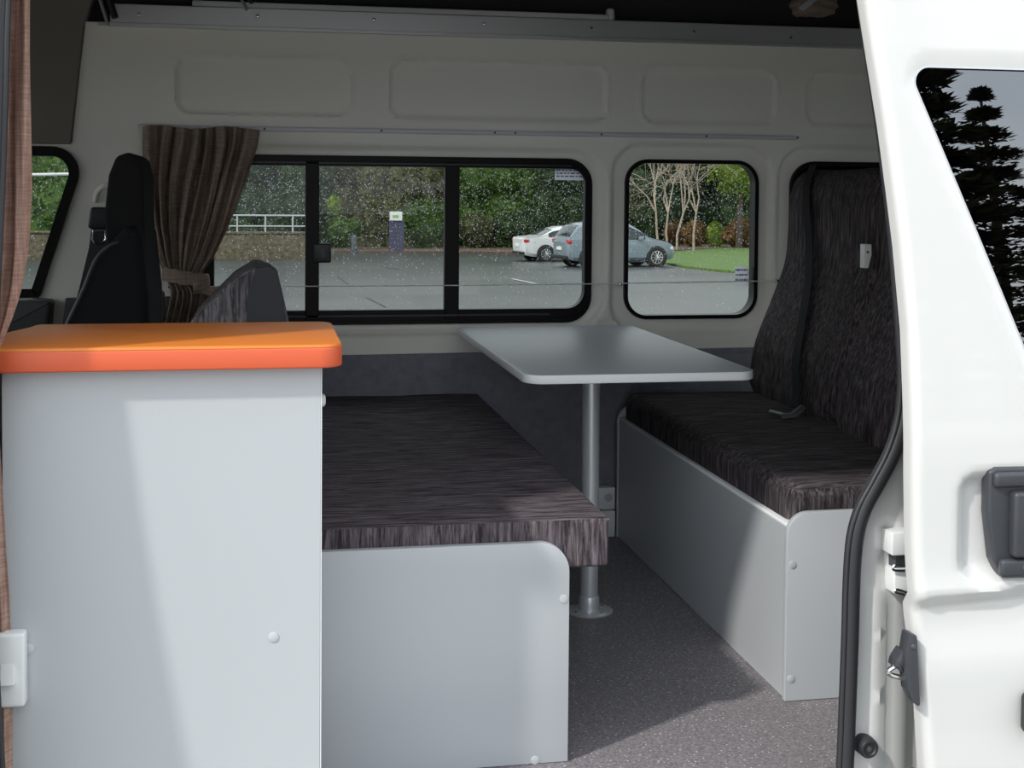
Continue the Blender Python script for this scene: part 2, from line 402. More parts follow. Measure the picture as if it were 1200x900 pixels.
# cab headliner side above the front window
bm = bmesh.new(); prism(bm, [(-1.75, 1.095), (-.505, 1.095), (-.472, 1.40), (-.44, 1.50), (-1.75, 1.50)], 'y', WY-.012, WY+.03, .004)
o = struct(finish('trim_1', bm, m_headliner)); o['label'] = 'grey brown headliner panel over the cab'
# carpet on lower wall
bm = bmesh.new()
panel(bm, [(-.9, .0), (2.5, .0), (2.5, .534), (-.9, .515)], [], .03, lambda X, Z: WY-.016+.004*smooth01((Z-.50)/.02)+.004*np.sin(X*9)*np.sin(Z*7), depth=.03)
o = struct(finish('trim_2', bm, m_carpet, angle=60)); o['label'] = 'dark grey carpet lining on the lower side wall'
# floor, roof, ends
bm = bmesh.new(); box(bm, -1.75, 2.6, 1.83, WY+.05, -.04, 0)
o = struct(finish('floor', bm, m_floor))
bm = bmesh.new()
prism(bm, [(1.845, 1.475), (1.86, 1.80), (2.05, 1.97), (2.7, 2.02), (3.45, 1.97), (3.75, 1.80), (3.80, 1.42), (3.66, 1.42), (3.70, 1.74), (3.42, 1.91), (2.7, 1.96), (2.08, 1.91), (1.92, 1.76), (1.90, 1.475)], 'x', -1.0, 2.65)
o = struct(finish('ceiling', bm, m_roofcarpet, angle=35))
bm = bmesh.new(); box(bm, -1.75, -.95, 1.80, 3.75, 1.50, 1.56); box(bm, -1.02, -.96, 1.80, 3.78, 1.50, 1.98)
o = struct(finish('ceiling', bm, m_headliner, smooth=False)); o.name = 'ceiling_cab'
bm = bmesh.new(); box(bm, 2.6, 2.66, 1.83, 3.80, -.05, .62); box(bm, 2.6, 2.66, 1.83, 3.80, 1.36, 1.98); box(bm, 2.6, 2.66, 1.83, 1.98, .62, 1.36); box(bm, 2.6, 2.66, 3.65, 3.80, .62, 1.36)
struct(finish('wall_rear', bm, m_inner, smooth=False))
o = struct(part('window_7', m_glf, None, lambda bm: box(bm, 2.628, 2.632, 1.985, 3.645, .625, 1.355), smooth=False)); o['label'] = 'unseen rear tailgate window, added to let light in'  # out of view; opening and glass added to brighten the interior
bm = bmesh.new(); box(bm, -1.81, -1.75, 1.80, 3.75, -.05, .72); box(bm, -1.81, -1.75, 1.80, 3.75, 1.3, 1.56)
struct(finish('wall_front', bm, m_greypl, smooth=False))

# ---- windows on the far wall
def window(n, outer, thick, label, panes, gl, mull=(), extra=None, y0=WY+.005, y1=WY+.048):
    root = bpy.data.objects.new('window_%d' % n, None); COL.objects.link(root)
    root.location = (sum(p[0] for p in outer)/len(outer), WY, min(p[1] for p in outer)); root['kind'] = 'structure'; root['label'] = label
    A = np.array(outer); inner = []
    N = len(outer)
    for i in range(N):
        a = Vector(outer[i-1]); b = Vector(outer[(i+1) % N]); t = (b-a).normalized(); nn = Vector((-t.y, t.x))
        inner.append(tuple(Vector(outer[i])+nn*thick(i, outer[i]) if callable(thick) else Vector(outer[i])+nn*thick))
    part('window_frame', m_frame, root, lambda bm: ring_prism(bm, outer, inner, y0, y1), angle=30)
    for m_ in mull:
        part('mullion', m_frame, root, lambda bm: box(bm, *m_, .002, 1))
    for k, (pl, yy) in enumerate(panes):
        part('glass_pane', gl, root, lambda bm: bm.faces.new([bm.verts.new((x, yy, z)) for x, z in pl]), smooth=False)
    return root, inner
x0 = lambda p, y=500: onY(p, y, WY).x
mA, mB = onY(358, 280, WY).x, onY(374, 280, WY).x; mC, mD = onY(522, 280, WY).x, onY(539, 280, WY).x
def th2(i, p): return .012
zt, zb = 1.046, .646
r2, in2 = window(2, W2, .010, 'large black framed sliding side window', [
    ([(-.165, .62), (mB, .62), (mB, 1.06), (-.165, 1.06)], WY+.032), ([(mA, .62), (mD, .62), (mD, 1.06), (mA, 1.06)], WY+.024),
    ([(mC, .62), (.915, .62), (.915, 1.06), (mC, 1.06)], WY+.032)], m_gl,
    mull=[(mA, mB, WY+.004, WY+.04, .62, 1.06), (mC, mD, WY+.010, WY+.04, .62, 1.06)])
def slider(bm):
    outer = rpoly([(-.155, .614), (.914, .614), (.914, 1.068), (-.155, 1.068)], [.085, .068, .068, .045], 10)
    inner = rpoly([(-.135, zb), (.903, zb), (.903, zt), (-.135, zt)], [.07, .052, .04, .03], 10)
    ring_prism(bm, outer, inner, WY+.012, WY+.045)
part('slider_track', m_frame, r2, slider, angle=30)
part('slider_rail', m_blackpl, r2, lambda bm: (box(bm, -.1, .80, WY+.004, WY+.014, .628, .633), box(bm, -.1, .86, WY+.004, WY+.014, 1.052, 1.056)), smooth=False)
l0, l1 = onY(368, 308, WY-.01), onY(388, 285, WY-.01)
lt = part('latch', m_blackpl, r2, lambda bm: box(bm, l0.x, l1.x, WY-.016, WY+.012, l0.z, l1.z, .005))
part('latch_button', m_greypl, lt, lambda bm: box(bm, l0.x+.015, l1.x-.013, WY-.021, WY-.014, l0.z+.012, l1.z-.012, .002))
r3, in3 = window(3, rrect(*W3, .068, 10), .011, 'small square flush side window', [([(1.02, .613), (1.425, .613), (1.425, 1.076), (1.02, 1.076)], WY+.035)], m_glf)
r4, in4 = window(4, rrect(*W4, .075, 10), .012, 'dark side window behind the rear seat', [([(1.524, .56), (2.16, .56), (2.16, 1.076), (1.524, 1.076)], WY+.035)], m_gldark)
r1, in1 = window(1, W1, .026, 'front door side window with thick black seal', [([(-1.35, .686), (-.585, .686), (-.458, 1.089), (-1.2, 1.089)], WY+.035)], m_gl, y0=WY-.012)
# rain on the glass
def rain(name, poly, n, y, label, zmin=-9):
    bm = bmesh.new(); P = np.array(poly); k = 0
    lo, hi = P.min(0), P.max(0)
    while k < n:
        x, z = rng.uniform(lo[0], hi[0]), rng.uniform(lo[1], hi[1])
        if rng.random() > .25+.75*smooth01((z-lo[1])/(hi[1]-lo[1])*1.6-.35): continue
        if sd_poly(np.array([x]), np.array([z]), poly)[0] > -.006: continue
        r = .0006+.0012*rng.random()**3; k += 1; a0 = rng.random()*6
        c = bm.verts.new((x, y+r*.7, z)); ring = [bm.verts.new((x+r*math.cos(a0+a), y, z+r*1.15*math.sin(a0+a))) for a in np.arange(5)*2*PI/5]
        for i in range(5): bm.faces.new([ring[i], ring[(i+1) % 5], c])
    o = finish(name, bm, m_drop, smooth=True, angle=180); tag(o, label, 'raindrops', kind='stuff'); return o
rain('raindrops', in2, 8000, WY+.0335, 'raindrops on the outside of the large sliding window')
rain('raindrops', in3, 2700, WY+.0365, 'raindrops on the outside of the small square window')
rain('raindrops', [p for p in in1 if True], 2600, WY+.0365, 'raindrops on the outside of the cab door window')
# stickers
def sticker(name, px0, py0, px1, py1, y, label, rows, cols):
    a, b = onY(px0, py1, y), onY(px1, py0, y)
    root = thing(name, label, 'sticker', ((a.x+b.x)/2, y, a.z))
    part('paper', m_paper, root, lambda bm: box(bm, a.x, b.x, y-.0005, y+.0004, a.z, b.z))
    def txt(bm):
        H = (b.z-a.z)/(rows+1)
        for r in range(rows):
            z = b.z-H*(r+.75); x = a.x+.06*(b.x-a.x)
            while x < b.x-.08*(b.x-a.x):
                wd = (b.x-a.x)*rng.uniform(.05, .16)*(3 if cols == 1 else 1); wd = min(wd, b.x-.06*(b.x-a.x)-x)
                box(bm, x, x+wd, y-.0009, y-.0005, z-H*.22, z+H*.22); x += wd+(b.x-a.x)*.045
    part('print', m_ink, root, txt, smooth=False)
sticker('window_label', 650, 197, 685, 211, WY+.0305, 'white printed label in upper right corner of the large window', 3, 4)
sticker('window_label', 861, 312, 877, 335, WY+.0335, 'small pale label at lower right of the small square window', 3, 4)

# ================================================================ fixtures along the far wall
rail = thing('wall_rail', 'long brushed aluminium rail along the top of the wall', 'rail', (.7, WY-.02, 1.41))
part('rail_plate', m_alu, rail, lambda bm: (box(bm, -.40, 2.55, WY-.035, WY-.004, 1.412, 1.466, .002, 1), box(bm, -.43, 2.55, WY-.040, WY-.03, 1.406, 1.416, .001, 1)))
part('upper_lip', m_track, rail, lambda bm: box(bm, -.19, .955, WY-.030, WY+.03, 1.466, 1.482, .002, 1))
for px, py in ((163, 17), (302, 19), (438, 23), (567, 28), (693, 33), (813, 37), (927, 44)):
    q = onY(px, py, WY-.037)
    part('screw', m_chrome, rail, lambda bm: lathe(bm, [(.0001, -.005), (.003, -.0045), (.005, -.002), (.0055, .002)], q, 'y', 10))
q = onY(715, 22, WY-.01)
o = part('bunk_peg', m_white, None, lambda bm: lathe(bm, [(.013, -.004), (.0135, 0), (.0125, .022), (.011, .028), (.007, .031)], (q.x, WY-.010, 1.4705), 'z', 16)); tag(o, 'short white plastic peg standing on the aluminium rail', 'peg')
# roof struts at left
def strut(name, pa, pb, y, label):
    a, b = onY(*pa, y), onY(*pb, y-.01)
    root = thing(name, label, 'bracket', b)
    part('strip', m_alu, root, lambda bm: tube(bm, [a, b], .006, 8, ry=.003))
    part('hinge', m_blackpl, root, lambda bm: tube(bm, [a+Vector((.02, .01, .01)), b+Vector((.016, .01, .022))], .009, 8))
strut('roof_bracket', (113, -14), (127, 30), 3.57, 'metal bracket with black hinge at the top left corner of the wall')
strut('roof_bracket', (278, -14), (289, 12), 3.57, 'metal bracket meeting the rail above the curtain')
# bunk bag of brown cloth up top right
def cloth(bm):
    c = onY(954, 4, 3.45)
    bmesh.ops.create_icosphere(bm, subdivisions=4, radius=1)
    for v in bm.verts:
        n = v.co.copy(); k = 1+.10*math.sin(5*n.x+2)*math.cos(7*n.y)+.06*math.sin(13*n.z+4*n.x)
        v.co = Vector((n.x*.066*k, n.y*.05*k, max(n.z, -.75)*.045*k))+c
o = part('cloth_bundle', m_curt, None, cloth); tag(o, 'rolled brown cloth bundle up in the dark roof void', 'cloth')
b_ = bmesh.new(); p_ = onY(945, 6, 3.38); tube(b_, [p_+Vector((-.015, 0, -.012)), p_+Vector((.025, 0, .02))], .009, 4, ry=.002); o = finish('cloth_tag', b_, m_paper); tag(o, 'white fabric tag on the brown cloth bundle', 'tag')
# curtain track
tr = thing('curtain_track', 'thin white curtain track above the side windows', 'curtain track', (.75, WY-.012, 1.135))
part('track', m_track, tr, lambda bm: box(bm, -.33, 1.535, WY-.016, WY-.003, 1.138, 1.150, .002, 2))
for px in (310, 447, 580, 604, 705, 828, 935):
    q = onY(px, 150+.0215*(px-310), WY-.017)
    part('screw', m_greypl, tr, lambda bm: lathe(bm, [(.0001, -.002), (.003, -.0015), (.0035, .002)], (q.x, WY-.016, 1.144), 'y', 8))
# elastic cord
cd = thing('elastic_cord', 'thin white elastic cord stretched across the windows', 'cord', (.6, WY-.03, .72))
a, b = onY(199, 336, WY-.02), onY(911, 329, WY-.02)
part('cord', m_white, cd, lambda bm: tube(bm, [a.lerp(b, t/10)-Vector((0, .004*math.sin(PI*t/10), .004*math.sin(PI*t/10))) for t in range(11)], .0016, 6))
for q in (a, b, onY(727, 333, WY-.02)):
    part('hook', m_chrome, cd, lambda bm: lathe(bm, [(.0001, -.008), (.004, -.007), (.0045, -.004), (.003, 0), (.006, .018)], (q.x, WY-.02, q.z), 'y', 10))

# ---- curtains
def curtain(name, keys, y, m, amp, folds, label, nu=220, nv=90, ph=0, root=None, yk=None):
    """keys: list of (z, xl, xr, amp scale) from the top down"""
    Z = np.array([k[0] for k in keys])[::-1]; XL = np.array([k[1] for k in keys])[::-1]; XR = np.array([k[2] for k in keys])[::-1]; AS = np.array([k[3] for k in keys])[::-1]
    def sm(A, z):
        s = .012; return (np.interp(z-s, Z, A)+2*np.interp(z, Z, A)+np.interp(z+s, Z, A))/4
    def f(bm):
        zs = np.linspace(keys[0][0], keys[-1][0], nv); g = []
        for z in zs:
            row = []; xl, xr, as_ = sm(XL, z), sm(XR, z), sm(AS, z)
            for i in range(nu+1):
                u = i/nu; uu = u+.018*math.sin(9*u+3*z*4+ph)+.012*math.sin(23*u-5*z)
                w_ = math.sin(2*PI*folds*uu+ph+1.3*math.sin(3*z))+.45*math.sin(2*PI*folds*.43*uu+1+6*z)+.25*math.sin(2*PI*folds*2.3*uu+2+4*z)
                x = xl+(xr-xl)*(u+.010*math.cos(2*PI*folds*uu+ph)); row.append(bm.verts.new((x, y+amp*as_*w_, z+.004*math.sin(11*u+ph)*(1 if z > keys[0][0]-.02 else .3))))
            g.append(row)
        for A, B in zip(g, g[1:]):
            for i in range(nu): bm.faces.new([A[i], A[i+1], B[i+1], B[i]])
    return part(name, m, root, f, angle=180)
def cx(px, py, y=3.56): return onY(px, py, y)
def K(rows, y): return [(onY(l, py, y).z, onY(l, py, y).x, onY(r, py, y).x, s) for py, l, r, s in rows]
far_c = thing('curtain', 'brown curtain gathered with a tieback between cab seat and window', 'curtain', (-.2, 3.57, .52))
curtain('curtain_fabric', K([(148, 166, 305, .8), (170, 165, 303, 1), (215, 166, 288, 1.1), (265, 172, 269, 1), (300, 182, 252, .75), (322, 193, 236, .42), (332, 196, 238, .40), (341, 200, 250, .6), (360, 197, 247, .9), (385, 192, 240, 1), (440, 188, 246, 1)], 3.575), 3.575, m_curt, .019, 8.5, '', root=far_c)
def tieb(bm):
    c = onY(219, 323, 3.575); n = 28; rings = []
    for k, (dz, s) in enumerate(((.014, .93), (.012, 1.03), (.004, 1.06), (-.008, 1.08), (-.020, 1.07), (-.024, .97))):
        rings.append([bm.verts.new((c.x-.002+.058*s*math.cos(2*PI*i/n)+.001*math.sin(9*i), c.y+.030*s*math.sin(2*PI*i/n), c.z+dz-.010*math.cos(2*PI*i/n)+.002*math.sin(i*2.1))) for i in range(n)])
    for A, B in zip(rings, rings[1:]):
        for i in range(n): bm.faces.new([A[i], A[(i+1) % n], B[(i+1) % n], B[i]])
part('tieback', m_curt, far_c, tieb, angle=180)
def tail(bm):
    c = onY(236, 338, 3.56); g = []
    for i in range(13):
        t = i/12; g.append([bm.verts.new(c+Vector((-.02+t*.085, -.02-.012*math.sin(t*7+j), .016*(1-t*.5)*(1-j*.66)-.006*t+.003*math.sin(t*9)))) for j in range(4)])
    for A, B in zip(g, g[1:]):
        for j in range(3): bm.faces.new([A[j], A[j+1], B[j+1], B[j]])
part('tieback_tail', m_curt, far_c, tail, angle=180)
near_c = thing('curtain', 'pinkish brown curtain hanging in the near door opening at the far left edge', 'curtain', (-.38, 1.92, .1))
YN = 1.925
curtain('curtain_fabric', K([(-60, -60, 36, 1), (0, -60, 35, 1), (120, -60, 36, 1), (220, -58, 36, 1), (290, -54, 32, .9), (340, -48, 24, .7), (375, -40, 13, .5), (398, -36, 3, .35), (430, -40, -6, .3)], YN), YN, m_curt2, .012, 4, '', nu=120, ph=.6, root=near_c)
curtain('curtain_fabric', K([(430, -40, -6, .3), (520, -50, -1, .4), (640, -55, 6, .6), (700, -55, 10, .7), (790, -55, 13, .8), (940, -55, 14, .8)], 1.912), 1.912, m_curt2, .006, 4, '', nu=120, ph=.6, root=near_c)

# ================================================================ FURNITURE
# bench cabinet under rear seat
def endpanel(bm, x0_, x1_, y0, y1, z1, r, left=True):
    pts = [(x0_, .001), (x1_, .001), (x1_, z1), (x0_, z1)]
    pts = rpoly(pts, [0, 0, 0 if left else r, r if left else 0], 10)
    prism(bm, pts, 'y', y0, y1, .0015, 2)
bn = thing('bench_box', 'grey white laminate bench box under the rear seat cushion', 'bench', (1.35, 2.9, 0))
part('end_panel', m_lam, bn, lambda bm: endpanel(bm, .984, 1.80, 2.336, 2.352, .366, .045))
part('end_panel', m_lam, bn, lambda bm: endpanel(bm, .984, 1.30, 3.560, 3.576, .375, .045))
part('side_panel', m_lam, bn, lambda bm: box(bm, .988, 1.004, 2.3525, 3.5595, .001, .335, .001, 1))
part('side_trim', m_edge, bn, lambda bm: box(bm, .9865, 1.0055, 2.3525, 3.5595, .3355, .343, .002, 2))
part('top_board', m_lam, bn, lambda bm: box(bm, 1.006, 1.79, 2.3525, 3.5595, .29, .305), smooth=False)
def capm(c, axis, r=.0075):
    return lambda bm: lathe(bm, [(.0001, -.0009), (r*.85, -.0008), (r, -.0003), (r, .001)], c, axis, 16)
for px, py in ((929, 662), (927, 796)):
    q = onY(px, py, 2.335); part('screw_cap', m_cap, bn, capm(q, 'y'))
def cushion(name, m, x0_, x1_, y0, y1, z0, z1, r, root, crown=.006):
    def f(bm):
        box(bm, x0_, x1_, y0, y1, z0, z1, r, 6)
        bmesh.ops.subdivide_edges(bm, edges=[e for e in bm.edges if e.calc_length() > .1], cuts=10, use_grid_fill=True)
        for v in bm.verts:
            u = (v.co.x-x0_)/(x1_-x0_); w_ = (v.co.y-y0)/(y1-y0)
            if v.co.z > (z0+z1)/2: v.co.z += crown*16*u*(1-u)*w_*(1-w_)+.0015*math.sin(v.co.x*23)*math.sin(v.co.y*17)
    return part(name, m, root, f, angle=50)
sc_ = thing('seat_cushion', 'dark streaked fabric seat cushion on the rear bench box', 'cushion', (1.2, 2.95, .305))
cushion('cushion_cover', m_fabb, .999, 1.44, 2.357, 3.555, .306, .414, .032, sc_)
# seat backs
def seatback(y0, y1, label, dx=0):
    root = thing('rear_seat', label, 'seat', (1.42, (y0+y1)/2, .41), 'rear bench seat backs')
    part('back_pad', m_fabb, root, lambda bm: loftback(bm, [(x+dx, z) for x, z in ((1.352, .418), (1.362, .47), (1.378, .56), (1.425, .68), (1.462, .78), (1.472, .87), (1.474, .95), (1.492, 1.03), (1.515, 1.07))], y0, y1, .115, dent=.006, n=48, top=.09, p=5))
    part('centre_seam', m_blackpl, root, lambda bm: tube(bm, [(1.3585+dx, (y0+y1)/2-.17, .50), (1.374+dx, (y0+y1)/2-.17, .57), (1.421+dx, (y0+y1)/2-.17, .685), (1.459+dx, (y0+y1)/2-.17, .79)], .0015, 6))
    return root
seatback(2.975, 3.575, 'tall dark seat back nearest the side wall, behind the seat belt')
seatback(2.385, 2.935, 'tall dark seat back nearest the sliding door', -.028)
belt = thing('seat_belt', 'black seat belt strap running down the rear seat back to a buckle', 'seat belt', (1.36, 3.3, .43))
def strap(bm):
    pts = spline([(1.500, 3.42, 1.06), (1.478, 3.41, 1.0), (1.466, 3.38, .92), (1.460, 3.35, .86), (1.444, 3.31, .75), (1.401, 3.25, .64), (1.364, 3.20, .54), (1.350, 3.16, .465), (1.335, 3.14, .436)], 5)
    L = []
    for p in pts: L.append([bm.verts.new(p+Vector((dx, dy, 0))) for dx, dy in ((0, -.024), (0, .024), (-.0022, .024), (-.0022, -.024))])
    for A, B in zip(L, L[1:]):
        for k in range(4): bm.faces.new([A[k], A[(k+1) % 4], B[(k+1) % 4], B[k]])
part('strap', m_seat, belt, strap, angle=30)
q = onY(927, 484, 3.12)
bk = part('buckle', m_greypl, belt, lambda bm: tube(bm, [onZ(917, 488, .428), onZ(929, 487, .433), onZ(941, 477, .45)], .010, 8, ry=.006))
part('tongue', m_greypl, belt, lambda bm: tube(bm, [onZ(902, 482, .425), onZ(921, 487, .428)], .006, 8, ry=.0025))
q = onY(1039, 300, 2.96); q.x = 1.437
br = thing('wall_bracket', 'small white plastic bracket in the gap between the two seat backs', 'bracket', (q.x, q.y, q.z-.03))
part('plate', m_white, br, lambda bm: prism(bm, rpoly([(q.x-.009, q.z-.029), (q.x+.002, q.z-.029), (q.x+.010, q.z+.003), (q.x+.009, q.z+.029), (q.x-.009, q.z+.029)], .002, 3), 'y', 2.948, 2.972, .001, 1))
part('screw', m_greypl, br, lambda bm: lathe(bm, [(.0001, -.003), (.003, -.002), (.003, .001)], (q.x-.001, 2.948, q.z+.010), 'y', 8))

# bed base and mattress
bd = thing('bed_base', 'grey white laminate bed base with rounded corner beside the counter', 'bed base', (.1, 2.8, 0))
part('end_panel', m_lam, bd, lambda bm: endpanel(bm, -.20, .5115, 2.147, 2.163, .381, .052, left=False))
part('side_panel', m_lam, bd, lambda bm: box(bm, .494, .510, 2.1635, 3.598, .001, .328, .001, 1))
part('top_board', m_lam, bd, lambda bm: box(bm, -.20, .493, 2.1635, 3.598, .311, .328), smooth=False)
for px, py in ((661, 702), (627, 891)):
    q = onY(px, py, 2.146); part('screw_cap', m_cap, bd, capm(q, 'y'))
mt = thing('mattress', 'large streaked charcoal fabric mattress on the bed base', 'mattress', (.1, 2.85, .33))
cushion('mattress_cover', m_fab, -.20, .585, 2.1645, 3.597, .3295, .4135, .007, mt, crown=.003)
def pip(bm):
    tube(bm, [(-.19, 2.1660, .4115), (.583, 2.1660, .4115), (.583, 3.59, .4115)], .0022, 8)
part('piping', m_fab, mt, pip)
# wedge backrest cushion on the mattress
bc = thing('backrest_cushion', 'upright grey wedge cushion with plain charcoal side, behind the orange counter', 'cushion', (0, 2.9, .415))
P = lambda px, py, y: onY(px, py, y)
def wedge(bm):
    # leaning cushion whose broad patterned face looks forward, plain side to the right
    a = [P(222, 378, 2.62), P(270, 330, 2.62), P(298, 313, 2.62), P(316, 311, 2.9), P(325, 318, 2.9), P(339, 378, 2.9)]
    pts = [(p.x, p.z) for p in a]; lo = .4175
    pts = [(pts[0][0]-.03, lo)]+[pts[0]]+pts[1:]+[(pts[-1][0]+.045, lo)]
    prism(bm, rpoly(pts, [0, .02, .03, .02, .015, .015, .02, 0], 5), 'y', 2.62, 2.98, .010, 4)
part('cushion_cover', m_fabg, bc, wedge, angle=45)
def wside(bm):
    a = [P(287, 378, 2.609), P(290, 340, 2.609), P(299, 315, 2.609), P(316, 312, 2.609), P(325, 319, 2.609), P(336, 378, 2.609)]
    pts = [(p.x, p.z) for p in a]; pts = [(pts[0][0]-.002, .43)]+pts+[(pts[-1][0]+.03, .43)]
    prism(bm, rpoly(pts, [0, .01, .02, .012, .01, .01, 0, 0], 5), 'y', 2.6195, 2.628, .003, 2)
part('side_cover', m_plainfab, bc, wside)

# table
tb = thing('table', 'pale blue grey table with rounded corners on a single silver leg', 'table', (.745, 2.93, 0))
TZ = .604
def ttop(bm, z0, z1, r=0, ins=0):
    pts = rpoly([(.521+ins, 2.585+ins), (1.021-ins, 2.585+ins), (1.021-ins, 3.560-ins), (.521+ins, 3.560-ins)], [.045, .045, .02, .02], 10); prism(bm, pts, 'z', z0, z1, r, 2)
part('tabletop', m_table, tb, lambda bm: ttop(bm, TZ-.019, TZ, .001, .0015))
part('edge_band', m_edge, tb, lambda bm: ttop(bm, TZ-.0185, TZ-.0005, .0015, .0))
part('pole', m_pole, tb, lambda bm: lathe(bm, [(.0205, .030), (.0205, TZ-.025)], (.745, 2.93, 0), 'z', 40))
part('base_plate', m_pole, tb, lambda bm: lathe(bm, [(.055, .0005), (.056, .003), (.054, .0045), (.024, .0055), (.024, .034), (.0225, .038), (.0205, .039)], (.745, 2.93, 0), 'z', 48))
part('top_plate', m_pole, tb, lambda bm: lathe(bm, [(.0215, TZ-.05), (.023, TZ-.049), (.023, TZ-.026), (.06, TZ-.024), (.06, TZ-.0195)], (.745, 2.93, 0), 'z', 40))
for k in range(4):
    a_ = k*PI/2+.5; part('screw', m_chrome, tb, lambda bm: lathe(bm, [(.0035, 0), (.0035, .0015), (.002, .0025)], (.745+.041*math.cos(a_), 2.93+.041*math.sin(a_), .0048), 'z', 10))
# white box at wall foot
fb = thing('wall_box', 'small white box low on the wall beside the bench', 'box', (.95, 3.58, 0))
a, b = onY(701, 628, 3.565), onY(723.5, 571, 3.565)
part('upper_box', m_white, fb, lambda bm: box(bm, a.x, .980, 3.565, 3.609, .079, b.z, .003))
part('lower_box', m_white, fb, lambda bm: box(bm, a.x-.02, .980, 3.562, 3.609, .001, .076, .003))
q = onY(713, 583, 3.565); part('screw_cap', m_cap, fb, capm(q, 'y', .012))
# corner upright of the wall carpet behind table leg
# kitchen cabinet + counter
kb = thing('kitchen_cabinet', 'pale grey laminate kitchen cabinet under the orange counter', 'cabinet', (-.15, 2.05, 0))
part('side_panel', m_lam, kb, lambda bm: box(bm, -.362, .0815, 1.925, 1.941, .001, .7165, .001, 1))
part('body', m_lam, kb, lambda bm: box(bm, -.361, .0765, 1.9415, 2.135, .001, .7165, .001, 1))
part('edge_band', m_edge, kb, lambda bm: box(bm, .0817, .083, 1.925, 1.941, .001, .7165))
q = onY(320.5, 747, 1.924); part('screw_cap', m_cap, kb, capm(q, 'y'))
q = onY(34, 761, 1.924); part('screw_cap', m_cap, kb, capm(q, 'y'))
q = onY(379, 465, 2.0)
part('knob', m_white, kb, lambda bm: lathe(bm, [(.004, 0), (.005, .003), (.009, .006), (.010, .010), (.006, .013)], (.077, 1.965, q.z), 'x', 16))
def offs_(poly, d):
    out = []; n = len(poly)
    for i in range(n):
        a = Vector(poly[i-1]); b = Vector(poly[(i+1) % n]); t = (b-a).normalized(); out.append((poly[i][0]-t.y*d, poly[i][1]+t.x*d))
    return out
ct = thing('counter', 'bright orange worktop with rounded edge on the grey cabinet', 'counter', (-.13, 2.06, .717))
CT = rpoly([(-.62, 1.897), (.1115, 1.897), (.1115, 2.245), (-.37, 2.245), (-.385, 2.235), (-.47, 1.93), (-.62, 1.93)][:7], [0, .032, .028, .03, .0, .02, 0], 8)
CT = rpoly([(-.45, 1.897), (.1125, 1.897), (.1125, 2.245), (-.368, 2.245), (-.372, 2.20)], [.02, .034, .03, .02, .02], 8)
part('edge_band', m_orange_e, ct, lambda bm: prism(bm, CT, 'z', .7175, .7475, .003, 3), angle=60)
part('worktop', m_orange, ct, lambda bm: prism(bm, offs_(CT, .0006), 'z', .744, .752, .004, 3), angle=60)
# socket on the cabinet
a, b = onY(4, 830, 1.9), onY(29, 742, 1.9)
so = thing('power_switch', 'white surface mounted switch box low on the left of the cabinet', 'switch', ((a.x+b.x)/2-.02, 1.91, a.z))
part('housing', m_white, so, lambda bm: box(bm, a.x-.045, b.x, 1.898, 1.9245, a.z, b.z, .005, 3))
q = onY(10.5, 790, 1.895)
part('rocker', m_white, so, lambda bm: prism(bm, [(1.8975, q.z-.016), (1.889, q.z-.014), (1.8975, q.z+.014)], 'x', q.x-.012, q.x+.007, .0008, 1))

# ================================================================ CAB
ds = thing('driver_seat', 'black fabric driver seat seen from the side, behind the counter', 'seat', (-.3, 3.15, .1))
def sx(pts, y=3.0): return [(onY(px, py, y).x, onY(px, py, y).z) for px, py in pts]
def hr(bm):
    prism(bm, rpoly(sx([(126, 300), (122, 250), (127, 205), (136, 183), (151, 178), (163, 184), (168, 205), (170, 280), (172, 310)]), [.01, .04, .04, .02, .02, .02, .03, .05, .01], 5), 'y', 3.0, 3.27, .010, 5)
part('headrest', m_seat, ds, hr, angle=60)
def torso(bm):
    pts = sx([(132, 284), (150, 262), (168, 270), (172, 310), (176, 345), (177, 400), (172, 470), (40, 470), (78, 378), (97, 338), (111, 305)])
    prism(bm, rpoly(pts, [.03, .02, .03, .05, .05, .03, 0, 0, .05, .05, .05], 5), 'y', 2.95, 3.36, .022, 6)
part('backrest', m_seat, ds, torso, angle=60)
part('seat_base', m_seat, ds, lambda bm: prism(bm, rpoly([(-.80, .001), (-.25, .001), (-.25, .45), (-.80, .47)], .03, 4), 'y', 2.90, 3.40, .02, 4))
def pp(bm):
    p = [onY(a, b, 2.948) for a, b in ((139, 284), (128, 288), (112, 304), (98, 338), (79, 378), (60, 420))]; tube(bm, spline(p, 5), .0035, 8)
part('piping', m_greypl, ds, pp)
eb = thing('engine_cover', 'black plastic box beside the driver seat base', 'cover', (-.24, 3.3, .1))
part('cover', m_blackpl, eb, lambda bm: box(bm, onY(168, 378, 3.42).x, onY(190, 378, 3.42).x, 3.42, 3.53, .001, onY(190, 343, 3.42).z, .012, 3))
# b-pillar with belt
pl = thing('pillar_belt', 'black seat belt reel with strap on the pillar behind the driver seat', 'seat belt', (-.38, 3.6, .6))
a, b = onY(103, 268, 3.6), onY(131, 243, 3.6)
part('reel_housing', m_blackpl, pl, lambda bm: prism(bm, rpoly([(a.x, a.z), (b.x+.02, a.z), (b.x+.02, b.z), (a.x+.008, b.z)], .008, 4), 'y', 3.590, 3.6295, .005, 3))
part('tongue', m_chrome, pl, lambda bm: tube(bm, [onY(p[0], p[1], 3.585) for p in ((109, 270), (123, 270), (124, 280), (119, 286), (112, 286), (108, 280))], .003, 8, closed=True))
def st2(bm):
    L = [onY(*p, 3.59) for p in ((107, 266), (127, 266), (135, 300), (100, 400), (76, 400), (92, 340), (104, 290))]; prism(bm, [(p.x, p.z) for p in L], 'y', 3.595, 3.610)
part('strap', m_blackpl, pl, st2, smooth=False)
gh = thing('grab_handle', 'pale curved grab handle on the pillar above the seat belt', 'handle', onY(120, 236, 3.6))
